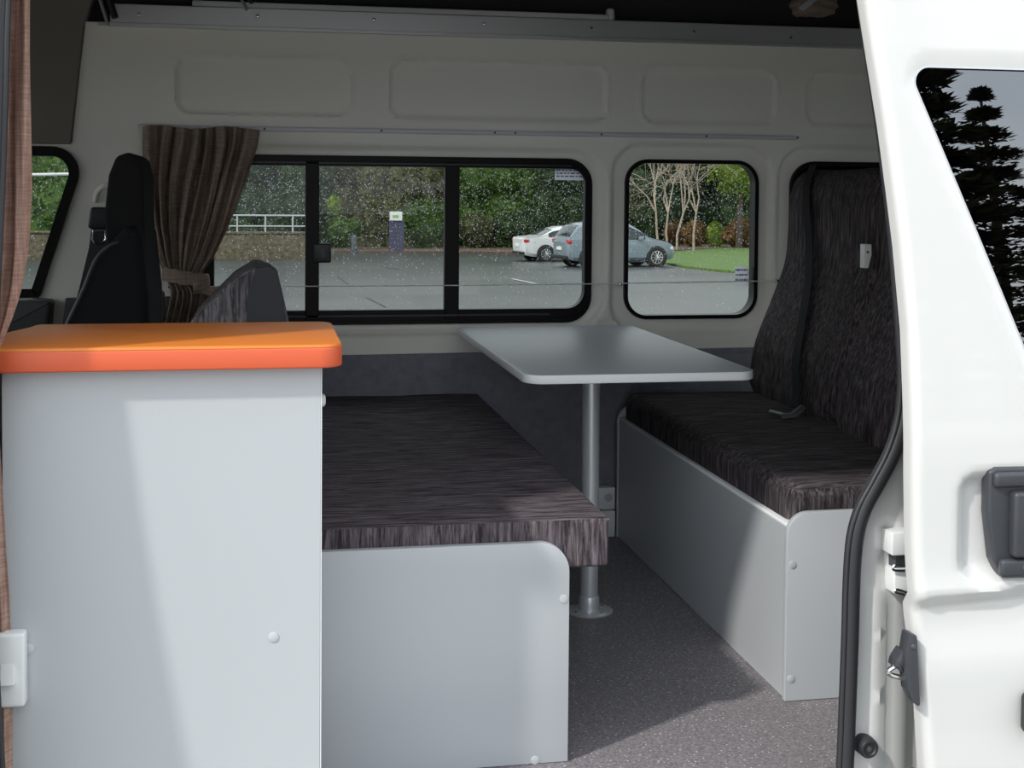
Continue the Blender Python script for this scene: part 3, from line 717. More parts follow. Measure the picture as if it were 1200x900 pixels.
part('handle_bar', m_inner, gh, lambda bm: tube(bm, spline([onY(*p, yy) for p, yy in (((112, 236), 3.628), ((114, 226), 3.612), ((121, 219), 3.606), ((131, 219), 3.606), ((137, 228), 3.628))], 6), .008, 8))
# driver door trim
dt = thing('door_panel', 'dark grey cab door panel below the front side window', 'door panel', (-.8, 3.6, 0))
part('upper_trim', m_greypl, dt, lambda bm: prism(bm, rpoly([(-1.74, .02), (-.60, .02), (-.545, .686), (-.60, .690), (-1.74, .662)], .01, 4), 'y', 3.55, 3.626, .012, 3))
part('side_trim', m_blackpl, dt, lambda bm: prism(bm, [(-.585, .02), (-.47, .02), (-.44, .688), (-.515, .688)], 'y', 3.585, 3.6275, .006, 2))
part('pillar_trim', m_blackpl, dt, lambda bm: box(bm, -.455, -.22, 3.606, 3.627, .05, .690, .006, 2))

# ================================================================ NEAR SIDE OF THE VAN
YO, YJ = 1.79, 1.868
sealR = [(1002, -80), (1014, 0), (1036, 150), (1051, 280), (1060, 400), (1062, 450), (1058, 492), (1046, 530), (1028, 565), (1012, 595), (1002, 630), (998, 680), (996, 750), (993, 830), (990, 900), (985, 960)]
SR = [onY(px, py, 1.85) for px, py in sealR]
sealL = [(8, -80), (12, 0), (9, 100), (5, 220), (0, 330), (-5, 440), (-7, 560), (-5, 680), (-1, 800), (5, 900), (9, 960)]
SL = [onY(px, py, 1.85) for px, py in sealL]
def opening(d):
    pr = [(p.x+d, p.z) for p in SR]; pl_ = [(p.x-d-.013, p.z) for p in SL]
    top = 1.455; bot = -.02
    return [(pr[-1][0]-.05, bot)]+[q for q in reversed(pr[1:])]+[(pr[1][0]-.01, 1.38), (pr[1][0]-.05, top), (pl_[1][0]+.06, top), (pl_[1][0]+.01, 1.38)]+pl_[1:]+[(pl_[-1][0]+.05, bot)]
OP = opening(.0115)
def near_h(X, Z):
    base = 1.815-.133*np.clip(.87-Z, 0, .6)+.05*np.clip(Z-.87, 0, 1)
    j = smooth01((X-.70)/.12)
    Y = base*(1-j)+j*YJ
    # pressed reliefs in the door jamb
    Y = Y+j*(.018*smooth01((X-.985)/.02)*smooth01((.62-Z)/.05) - .010*smooth01((.018-np.abs(X-.935))/.012)*smooth01((.50-Z)/.06)*smooth01((Z-.05)/.05))
    Y = Y+j*.010*smooth01((.022-np.hypot((X-.945)*1.0, (Z-.42)*.28))/.014)
    return Y
bm = bmesh.new()
panel(bm, [(-1.75, -.42), (2.65, -.42), (2.65, 1.50), (-1.75, 1.50)], [OP, rrect(-1.45, -.75, .70, 1.22, .06, 8), rrect(1.35, 2.3, .70, 1.2, .06, 8)], .014, near_h, depth=.014)
wn = struct(finish('wall_near', bm, m_paint, angle=50))
w5 = struct(part('window_5', m_gl, None, lambda bm: prism(bm, rrect(-1.48, -.72, .67, 1.25, .05), 'y', 1.845, 1.849), smooth=False)); w5['label'] = 'unseen cab window on the near side, added to light the cab'  # out of sight; opening added so daylight reaches the cab
w6 = struct(part('window_6', m_gldoor, None, lambda bm: prism(bm, rrect(1.34, 2.31, .69, 1.21, .05), 'y', 1.935, 1.939), smooth=False)); w6['label'] = 'rear quarter window on the near side'
# rubber seal all round the opening
sl = thing('door_seal', 'thick black rubber seal round the sliding door opening', 'seal', (.3, 1.85, 0))
def sealf(bm):
    loop = [Vector((x, 1.852, z)) for x, z in opening(.001)]; loop = spline(loop+[loop[0]], 4)[:-1]
    # drop near-duplicates
    L = [loop[0]]
    for p in loop[1:]:
        if (p-L[-1]).length > .004: L.append(p)
    tube(bm, L, .0135, 12, closed=True, ry=None)
part('seal_bulb', m_rubber, sl, sealf, angle=180)
def seallip(bm):
    loop = [Vector((x, 1.846, z)) for x, z in opening(-.011)]; loop = spline(loop+[loop[0]], 4)[:-1]; L = [loop[0]]
    for p in loop[1:]:
        if (p-L[-1]).length > .004: L.append(p)
    tube(bm, L, .0045, 8, closed=True)
part('seal_lip', m_rubber, sl, seallip, angle=180)

# sliding door (slid open towards the rear)
def dy(z): return 1.715+.11*np.maximum(z-.62, 0)**1.25+.02*np.maximum(.3-z, 0)
def onD(px, py):
    y = 1.72
    for _ in range(12): p = onY(px, py, y); y = float(dy(p.z))
    return onY(px, py, y)
leadpx = [(1002, -60), (1010, 0), (1021, 70), (1034, 150), (1044, 225), (1052, 290), (1061, 390), (1064, 470), (1065, 560), (1066, 640), (1068, 700), (1072, 742), (1077, 800), (1081, 860), (1084, 920), (1088, 1010)]
LD = [(onD(px+6, py).x, onD(px+6, py).z) for px, py in leadpx]
DO = [(LD[-1][0], -.10), (1.92, -.10)]+[(1.92, .7), (1.87, 1.38)]+[(LD[0][0]+.04, 1.40), (LD[0][0]+.008, 1.37)]+[(x, z) for x, z in LD if z < 1.34]
DO = [p for p in DO if p[1] > -.099 or p in DO[:2]]
wpts = [onD(*p) for p in ((1066, 78), (1340, 84), (1340, 640), (1285, 600))]
wpts = [onD(1066, 78), Vector((1.74, 0, onD(1200, 82).z)), Vector((1.70, 0, .62)), onD(1262, 560)]
DWIN = rpoly([(p.x, p.z) for p in wpts], [.022, .05, .06, .06], 10)
hc = [onD(1121, 551), onD(1240, 549), onD(1240, 690), onD(1126, 686)]
HP = [(p.x, p.z) for p in hc]
HPR = (hc[0].x, hc[1].x, hc[3].z, hc[0].z)
def offs(poly, d):
    out = []; n = len(poly)
    for i in range(n):
        a = Vector(poly[i-1]); b = Vector(poly[(i+1) % n]); t = (b-a).normalized(); out.append((poly[i][0]-t.y*d, poly[i][1]+t.x*d))
    return out
def resample(poly, s):
    out = []; n = len(poly)
    for i in range(n):
        a = Vector(poly[i]); b = Vector(poly[(i+1) % n]); k = max(1, int((b-a).length/s))
        out += [tuple(a.lerp(b, j/k)) for j in range(k)]
    return out
DO = resample(DO, .010)
crA, crB = onD(1080, 702), onD(1200, 689)
def door_h(X, Z):
    Y = dy(Z)
    d = -sd_poly(X, Z, DO); r = .014
    Y = Y+r*(1-np.sqrt(np.clip(1-(1-np.clip(d/r, 0, 1))**2, 0, 1)))
    cz = crA.z+(crB.z-crA.z)*(X-crA.x)/(crB.x-crA.x)
    t = (cz-Z)/.020; Y = Y+.014*smooth01(t)-.008*smooth01((cz-.03-Z)/.10)-.006*smooth01((Z-cz)/.001)*np.exp(-(np.maximum(Z-cz, 0)/.03))
    s = -sd_rr(X, Z, *HPR, .035); Y = Y+.020*smooth01(s/.026)
    w_ = sd_poly(X, Z, DWIN); Y = Y+.006*smooth01((.012-w_)/.008)
    return Y
bm = bmesh.new()
DWIN = resample(DWIN, .010)
panel(bm, DO, [DWIN], .0085, door_h, depth=.018, extra_rings=[offs(DO, k) for k in (.0012, .0028, .005, .0078, .011, .0145, .019)]+[offs(DWIN, -k) for k in (.003, .006, .0085, .0115, .015)], excl=[(DO, .023), (DWIN, .019)])
sd = thing('sliding_door', 'white sliding side door slid open on the right', 'door', (1.4, 1.75, -.1))
finish('door_skin', bm, m_paint, sd, angle=50)
def dback(bm):
    prism(bm, offs(DO, .02), 'y', 0, .001)
    for v in bm.verts: v.co.y += float(dy(v.co.z))+.034
part('inner_panel', m_greypl, sd, dback, smooth=False)
def dgl(bm):
    panel(bm, offs(DWIN, -.002), [], .03, lambda X, Z: dy(Z)+.009)
part('window_glass', m_gldoor, sd, dgl)
def dgs(bm):
    A = DWIN; B = offs(DWIN, .0035); n = len(A)
    L = [[bm.verts.new((x, float(dy(z))+o_, z)) for x, z in lp] for lp, o_ in ((A, .0045), (B, .0055), (B, .010), (A, .010))]
    for a in range(4):
        for k in range(n): bm.faces.new([L[a][k], L[a][(k+1) % n], L[(a+1) % 4][(k+1) % n], L[(a+1) % 4][k]])
part('window_seal', m_cap, sd, dgs, angle=30)
# handle
ha = [onD(*p) for p in ((1157, 552), (1165, 547), (1212, 546), (1212, 676), (1172, 677), (1162, 655), (1156, 600))]
hy = 1.715
hd = part('handle', m_handle, sd, lambda bm: prism(bm, rpoly([(p.x, p.z) for p in ha], [.006, .006, .01, .01, .01, .015, .02], 5), 'y', hy-.006, hy+.018, .005, 3))
def grip(bm):
    a, b = onD(1178, 650), onD(1225, 572); box(bm, a.x, b.x, hy-.024, hy-.004, a.z, b.z, .006, 4)
part('grip', m_handle, hd, grip)
def hcap(bm):
    a, b = onD(1160, 570), onD(1225, 550); box(bm, a.x, b.x, hy-.016, hy-.003, a.z, b.z, .006, 3)
part('upper_cap', m_handle, hd, hcap)
def hcap2(bm):
    a, b = onD(1166, 674), onD(1225, 650); box(bm, a.x, b.x, hy-.018, hy-.003, a.z, b.z, .006, 3)
part('lower_cap', m_handle, hd, hcap2)
q = onD(1197, 661); part('key_lock', m_chrome, hd, lambda bm: lathe(bm, [(.0001, -.0035), (.006, -.003), (.008, -.001), (.008, .003)], (q.x, hy-.018, q.z), 'y', 16))
# latch on the leading edge
la = [onD(*p) for p in ((1066, 741), (1075, 744), (1077, 790), (1078.5, 829), (1070, 822), (1064, 808), (1061, 770))]
lth = part('edge_latch', m_handle, sd, lambda bm: prism(bm, rpoly([(p.x-.002, p.z) for p in la], .003, 4), 'y', 1.711, 1.735, .002, 2))
part('latch_pawl', m_handle, lth, lambda bm: prism(bm, rpoly([(onD(*p).x, onD(*p).z) for p in ((1063, 760), (1053, 776), (1051, 784), (1063, 792))], .002, 3), 'y', 1.720, 1.745, .003, 2))
part('latch_hook', m_chrome, lth, lambda bm: tube(bm, spline([onD(*p)+Vector((0, .012, 0)) for p in ((1064, 779), (1054, 784), (1046, 789), (1048, 794), (1058, 797), (1066, 799))], 4), .004, 8))
q = onD(1069, 757); part('latch_screw', m_greypl, lth, lambda bm: lathe(bm, [(.0001, -.003), (.003, -.0025), (.0045, 0), (.0045, .003)], (q.x, 1.711, q.z), 'y', 12))
a, b = onD(1194, 858), onD(1230, 806)
part('rubber_pad', m_rubber, sd, lambda bm: prism(bm, rrect(a.x, b.x, a.z, b.z, .012, 6), 'y', 1.695, 1.716, .004, 3))
a, b = onD(1071, 908), onD(1079, 896)
part('lower_bolt', m_greypl, sd, lambda bm: lathe(bm, [(.0001, -.006), (.004, -.005), (.006, 0), (.006, .006)], (a.x, 1.718, (a.z+b.z)/2-.004), 'y', 12))
# jamb hardware
jl = thing('door_striker', 'white latch striker blocks on the door jamb', 'striker', (.97, 1.86, .35))
a, b = onY(1043, 650, 1.845), onY(1075, 622, 1.845)
part('upper_block', m_white, jl, lambda bm: box(bm, a.x, b.x, 1.838, 1.885, a.z, b.z, .002, 2))
a, b = onY(1047, 696, 1.845), onY(1078, 666, 1.845)
part('lower_block', m_white, jl, lambda bm: box(bm, a.x, b.x, 1.842, 1.885, a.z, b.z, .003, 2))
a, b = onY(1044, 668, 1.850), onY(1074, 650, 1.850)
part('recess_plate', m_greypl, jl, lambda bm: box(bm, a.x+.008, b.x, 1.852, 1.885, a.z, b.z, .001, 1))
part('striker_wire', m_chrome, jl, lambda bm: tube(bm, spline([onY(*p, 1.838) for p in ((1068, 665), (1050, 662), (1047, 668), (1060, 669))], 4), .002, 6))
part('lower_wire', m_chrome, jl, lambda bm: tube(bm, spline([onY(*p, 1.838) for p in ((1070, 697), (1052, 691), (1049, 694), (1060, 697))], 4), .002, 6))
q = onY(1017, 876, 1.85)
bp = thing('rubber_bumper', 'round black rubber bumper on the white door jamb', 'bumper', q)
part('bumper_body', m_rubber, bp, lambda bm: lathe(bm, [(.0001, -.004), (.008, -.004), (.010, -.006), (.013, -.006), (.0155, -.002), (.0165, .022)], (q.x, 1.848, q.z), 'y', 28))
part('bumper_ring', m_greypl, bp, lambda bm: lathe(bm, [(.0001, -.0055), (.004, -.005), (.0045, -.002)], (q.x, 1.848, q.z), 'y', 16))

# ================================================================ OUTSIDE
bm = bmesh.new(); g = [(-160, -90), (200, -90), (200, 260), (-160, 260)]
for (xa, ya, xb, yb) in ((-160, 0, 200, 260),):
    bm.faces.new([bm.verts.new((x, y, gz(y))) for x, y in ((xa, ya), (xb, ya), (xb, yb), (xa, yb))])
bm.faces.new([bm.verts.new(p) for p in ((-160, -90, gz(0)), (200, -90, gz(0)), (200, 0, gz(0)), (-160, 0, gz(0)))])
o = struct(finish('ground', bm, m_asph, smooth=False)); o['label'] = 'wet grey asphalt car park'
def gpoly(name, pts, m, lift, label):
    bm = bmesh.new(); b = []
    P_ = [onG(*p) if len(p) == 2 else Vector((p[0], p[1], gz(p[1]))) for p in pts]
    vs = [bm.verts.new((p.x, p.y, gz(p.y)+lift)) for p in P_]; vb = [bm.verts.new((p.x, p.y, gz(p.y)-.02)) for p in P_]
    bm.faces.new(vs); n = len(vs)
    for i in range(n): bm.faces.new([vs[i], vs[(i+1) % n], vb[(i+1) % n], vb[i]])
    o = struct(finish(name, bm, m, smooth=False)); o['label'] = label
gpoly('lawn', [(776, 309), (800, 314), (845, 319), (960, 326), (1100, 330), (1100, 287), (880, 288), (780, 297)], m_lawn, .08, 'green lawn beyond the car park')
gpoly('garden_bed', [(778, 297), (880, 289), (1100, 286), (1100, 278), (776, 279)], m_mulch, .12, 'brown mulch bed behind the lawn')
gpoly('garden_bed', [(362, 296), (560, 297), (600, 298), (780, 300), (780, 279), (362, 279)], m_mulch, .10, 'leaf strewn mulch strip under the hedge')
gpoly('lawn', [(374, 285), (430, 286), (430, 281), (374, 281)], m_lawn, .16, 'small patch of grass by the sign')
def foliage(bm, c, rx, ry, rz, n, s, lumps=5, seed=0):
    r = np.random.default_rng(seed)
    L = [(c, rx*.80, ry*.80, rz*.85)]
    if lumps < 0:
        L = []; lumps = 0
        for j in range(6):
            for i in range(3): L.append((c+Vector(((i-1)*rx*.52+r.uniform(-.1, .1)*rx, r.uniform(-.25, .25)*ry, rz*(-.86+.34*j)+r.uniform(-.08, .08)*rz)), rx*r.uniform(.42, .60)*(1-.03*j), ry*r.uniform(.5, .7), rz*r.uniform(.24, .32)))
    for _ in range(lumps):
        a = r.uniform(0, 2*PI); e = r.uniform(-.5, .9)
        L.append((c+Vector((rx*.55*math.cos(a)*math.cos(e), ry*.55*math.sin(a)*math.cos(e), rz*.6*math.sin(e))), rx*r.uniform(.35, .55), ry*r.uniform(.35, .55), rz*r.uniform(.3, .5)))
    for (cc, a, b, d) in L:
        q = bmesh.ops.create_icosphere(bm, subdivisions=2, radius=1)
        for v in q['verts']: v.co = Vector((v.co.x*a*.9, v.co.y*b*.9, v.co.z*d*.9))+cc
    w_ = np.array([l[1]*l[3] for l in L]); w_ /= w_.sum()
    for i in r.choice(len(L), n, p=w_):
        cc, a, b, d = L[i]; v = Vector(r.normal(size=3)).normalized(); k = r.uniform(.86, 1.16)
        p = cc+Vector((v.x*a*k, v.y*b*k, v.z*d*k)); nn = (v+Vector(r.normal(size=3))*.6).normalized(); t = nn.orthogonal().normalized(); u = nn.cross(t)
        an = r.uniform(0, PI); t, u = t*math.cos(an)+u*math.sin(an), u*math.cos(an)-t*math.sin(an); z = s*r.uniform(.5, 1.3)
        bm.faces.new([bm.verts.new(p+t*z), bm.verts.new(p+u*z*.6), bm.verts.new(p-t*z), bm.verts.new(p-u*z*.6)])
SEED = [1]
def tree(name, px, wpx, y, ztop, zbot, m, label, cat='tree', n=3500, leaf=.22, group=None, lumps=6):
    if name == 'hedge_tree': zbot = -.2; ztop = min(ztop, 11.5); lumps = -1; n = int(n*1.7); leaf = .17
    base = onY(px, 280, y); rx = wpx/2/F*y; g0 = gz(y); SEED[0] += 1
    root = thing(name, label, cat, (base.x, y, g0), group)
    c = Vector((base.x, y, (ztop+zbot)/2+g0)); rz = (ztop-zbot)/2
    part('foliage', m, root, lambda bm: foliage(bm, c, rx, rx*.5, rz, n, leaf, lumps, SEED[0]), smooth=False)
    if cat == 'tree': part('trunk', m_barkd, root, lambda bm: tube(bm, [(base.x, y, g0-.1), (base.x+.1, y, g0+(ztop+zbot)/2)], [.22, .12], 8))
    return root
GT = 'trees beyond the car park'
tree('hedge_tree', -40, 180, 74, 13, .2, L_dark, 'dark tree beyond the cab, at the left of the front door window', group=GT)
tree('hedge_tree', 45, 110, 66, 11, .6, L_mid, 'green speckled tree filling the middle of the front door window', group=GT)
tree('hedge_tree', 110, 100, 70, 12, .2, L_dark, 'dark green tree at the right of the front door window', group=GT)
tree('hedge_tree', 200, 130, 78, 12, .2, L_dark, 'dark tree behind the gathered brown curtain', group=GT)
tree('hedge_tree', 318, 130, 70, 12, .6, L_dark, 'very dark green tree behind the grey railing', group=GT, n=5000)
tree('hedge_tree', 405, 90, 82, 12, .5, L_olive, 'olive tree just right of the window latch mullion', group=GT)
tree('hedge_tree', 470, 110, 80, 12, .5, L_olive, 'olive grey tree rising behind the violet sign', group=GT, n=5000)
tree('hedge_tree', 530, 80, 84, 12, .5, L_dark, 'dark tree behind the second window mullion', group=GT)
tree('hedge_tree', 592, 120, 80, 12, .6, L_mid, 'bright green tree above the white sedan', group=GT, n=6000)
tree('hedge_tree', 655, 70, 77, 12, .2, L_dark, 'dark green tree above the pale blue hatchback', group=GT)
tree('hedge_tree', 700, 90, 84, 12, .2, L_olive, 'olive tree behind the pillar between the windows', group=GT)
tree('hedge_tree', 765, 80, 90, 12, .2, L_dark, 'dark tree at left behind the bare tree', group=GT)
tree('hedge_tree', 822, 90, 92, 12, .2, L_dark, 'dark tree at right behind the bare tree', group=GT, n=5000)
tree('hedge_tree', 895, 110, 88, 12, .2, L_dark, 'dark tree at the right edge of the small window', group=GT)
tree('hedge_tree', 990, 120, 88, 12, .2, L_olive, 'tree beyond the rear seat window', group=GT)
tree('round_tree', 866, 112, 78, 9.8, 3.0, L_lime, 'bright yellow green bushy tree at the top right of the small window', n=5000, leaf=.16)
tree('shrub', 498, 62, 76, 3.1, -.1, L_mid, 'leafy green bush to the right of the violet sign', 'shrub', 3000, .13)
tree('shrub', 560, 50, 77, 2.3, -.1, L_olive, 'low olive bush left of the white sedan', 'shrub', 1800, .13)
tree('shrub', 620, 90, 76, 2.6, -.1, L_dark, 'low dark bush behind the white sedan', 'shrub', 2500, .13)
tree('shrub', 391, 16, 68, 3.0, 1.9, L_lime, 'small lime green shrub beside the window latch', 'shrub', 700, .10)
tree('shrub', 400, 50, 76, 2.0, -.1, L_mid, 'low green bush under the lime shrub', 'shrub', 1500, .12)
tree('shrub', 440, 60, 80, 2.8, -.1, L_olive, 'low bush left of the violet sign', 'shrub', 1500, .12)
tree('shrub', 790, 34, 82, 1.8, -.1, L_red, 'russet shrub at the foot of the bare tree', 'shrub', 1600, .11)
tree('shrub', 814, 34, 80, 1.9, -.1, L_red, 'round russet shrub in the middle of the small window', 'shrub', 1600, .11)
tree('shrub', 838, 26, 80, 1.8, -.1, L_lime, 'yellow green low shrub between the russet shrubs', 'shrub', 1300, .11)
tree('shrub', 872, 56, 79, 2.0, -.1, L_red, 'wide russet shrub at the right of the small window', 'shrub', 2600, .12)
tree('shrub', 932, 60, 79, 2.0, -.1, L_red, 'russet shrub beyond the right edge of the small window', 'shrub', 2000, .12)
tree('shrub', 770, 50, 84, 3.0, -.1, L_dark, 'dark shrub above the hatchback bonnet', 'shrub', 1800, .14)
# bare tree
bt = thing('bare_tree', 'leafless pale branched tree behind the hatchback bonnet', 'tree', (onY(783, 280, 70).x, 70, gz(70)))
def bare(bm):
    r = np.random.default_rng(5)
    def br(p, d, L, rad, dep):
        q = p+d*L; mid = p.lerp(q, .5)+Vector(r.normal(size=3))*L*.05
        tube(bm, [p, mid, q], [rad, rad*.85, rad*.7], 5, cap=False)
        if dep == 0: return
        for k in range(3 if dep > 3 else 2):
            nd = (d+Vector(r.normal(size=3))*.42+Vector((0, 0, .08))).normalized(); br(q, nd, L*r.uniform(.68, .88), rad*.66, dep-1)
    b0 = Vector((onY(783, 280, 70).x, 70, gz(70)-.1))
    for dx, dd in ((-.5, (-.10, 0, 1)), (.0, (.02, .1, 1)), (.5, (.16, 0, 1)), (1.5, (.05, 0, 1))):
        br(b0+Vector((dx, 0, 0)), Vector(dd).normalized(), 2.3, .078, 6)
part('branches', m_bark, bt, bare, angle=180)
# low wall and railing
lw = thing('low_wall', 'low mossy brown wall beneath the grey railing', 'wall', (onY(200, 280, 56).x, 56, gz(56)))
A, B = onY(-120, 280, 56), onY(368, 280, 56); zt_ = onY(320, 274, 56).z
part('wall_body', m_stone, lw, lambda bm: box(bm, A.x, B.x, 56, 56.5, gz(56)-.1, zt_, .04, 1))
part('coping', m_stone, lw, lambda bm: box(bm, A.x-.05, B.x+.05, 55.95, 56.55, zt_, zt_+.08, .01, 1))
rl = thing('railing', 'grey metal railing on top of the low brown wall', 'railing', (onY(320, 280, 56.2).x, 56.2, zt_))
A, B = onY(262, 280, 56.2), onY(368, 280, 56.2); zr = onY(320, 252.5, 56.2).z; zr2 = onY(320, 265, 56.2).z
part('top_rail', m_rail, rl, lambda bm: tube(bm, [(A.x, 56.2, zr), (B.x, 56.2, zr)], .035, 6))
part('mid_rail', m_rail, rl, lambda bm: tube(bm, [(A.x, 56.2, zr2), (B.x, 56.2, zr2)], .03, 6))
for px in (278, 311, 343, 368):
    x_ = onY(px, 280, 56.2).x; part('post', m_rail, rl, lambda bm: tube(bm, [(x_, 56.2, zt_+.08), (x_, 56.2, zr)], .035, 6))
p0, p1 = onY(-30, 206, 40), onY(140, 203, 40)  # white bar on posts stands in for a reflection on the cab glass
hb = thing('reflection_bar', 'thin white bar standing in for a reflection in the cab door window', 'bar', (p0.x, 40, gz(40)))
part('bar', m_white, hb, lambda bm: tube(bm, [p0, p1], .045, 8)); part('post', m_white, hb, lambda bm: tube(bm, [(p0.x, 40, gz(40)), p0], .05, 8)); part('post', m_white, hb, lambda bm: tube(bm, [(p1.x, 40, gz(40)), p1], .05, 8))
# sign board
s0, s1 = onY(456.5, 294, 68), onY(473.5, 248, 68)
sg = thing('sign_board', 'violet grey upright sign with white panel on top', 'sign', ((s0.x+s1.x)/2, 68, gz(68)))
part('board', m_signb, sg, lambda bm: box(bm, s0.x, s1.x, 68, 68.15, gz(68), s1.z-.45, .02, 1))
zz = onY(465, 258.5, 68).z
part('white_panel', m_signw, sg, lambda bm: box(bm, s0.x, s1.x-.10, 67.94, 67.998, zz, s1.z, .01, 1))
part('logo', m_signg, sg, lambda bm: box(bm, s0.x+.15, s1.x-.30, 67.92, 67.938, (zz+s1.z)/2-.07, (zz+s1.z)/2+.05), smooth=False)
def stx(bm):
    for k in range(7): box(bm, s0.x+.1, s1.x-.1-(k % 3)*.08, 67.985, 67.998, zz-.25-k*.19, zz-.20-k*.19)
part('lettering', m_signw if False else m_greypl, sg, stx, smooth=False)
q = onY(415, 285, 66); tag(part('bollard', m_greypl, None, lambda bm: lathe(bm, [(.16, 0), (.16, .85), (.1, .95)], (q.x, 66, gz(66)), 'z', 12)), 'short grey bollard left of the violet sign', 'bollard')
q = onY(685, 243, 62); tag(part('lamp_pole', m_rail, None, lambda bm: tube(bm, [(q.x, 62, gz(62)), (q.x, 62, onY(685, 240, 62).z)], .06, 8)), 'thin pale pole rising behind the pale blue hatchback', 'pole')
# parking lines
def line(pa, pb, w_):
    a, b = onG(*pa), onG(*pb); d = (b-a).normalized(); n_ = Vector((-d.y, d.x, 0))*w_
    bm = bmesh.new()
    bm.faces.new([bm.verts.new(p+Vector((0, 0, .012+(0)))) for p in (a-n_, b-n_, b+n_, a+n_)]); return bm
tag(finish('parking_line', line((600, 327), (628, 333), .06), m_cap, smooth=False), 'faded white parking line in front of the sedan', 'line')
tag(finish('asphalt_crack', line((396, 324), (408, 333), .035), m_rubber, smooth=False), 'short dark crack in the asphalt, the one farther away', 'crack')
tag(finish('asphalt_crack', line((430, 349), (452, 360), .02), m_rubber, smooth=False), 'longer dark crack in the asphalt near the window bottom', 'crack')
tag(finish('asphalt_crack', line((455, 314), (470, 316), .10), m_rubber, smooth=False), 'dark patch line in the asphalt below the sign', 'crack')

bm = bmesh.new(); vs_ = [bm.verts.new(p) for p in ((-14, -16, gz(0)+.012), (16, -16, gz(0)+.012), (16, .9, gz(0)+.012), (-14, .9, gz(0)+.012))]; bm.faces.new(vs_)  # pale ground out of view, added to bounce sunlight into the van
for v in vs_: v.co.z = gz(max(v.co.y, 0))+.015
o = struct(finish('bounce_ground', bm, m_bounce, smooth=False)); o['label'] = 'unseen pale concrete ground added to bounce light into the van'
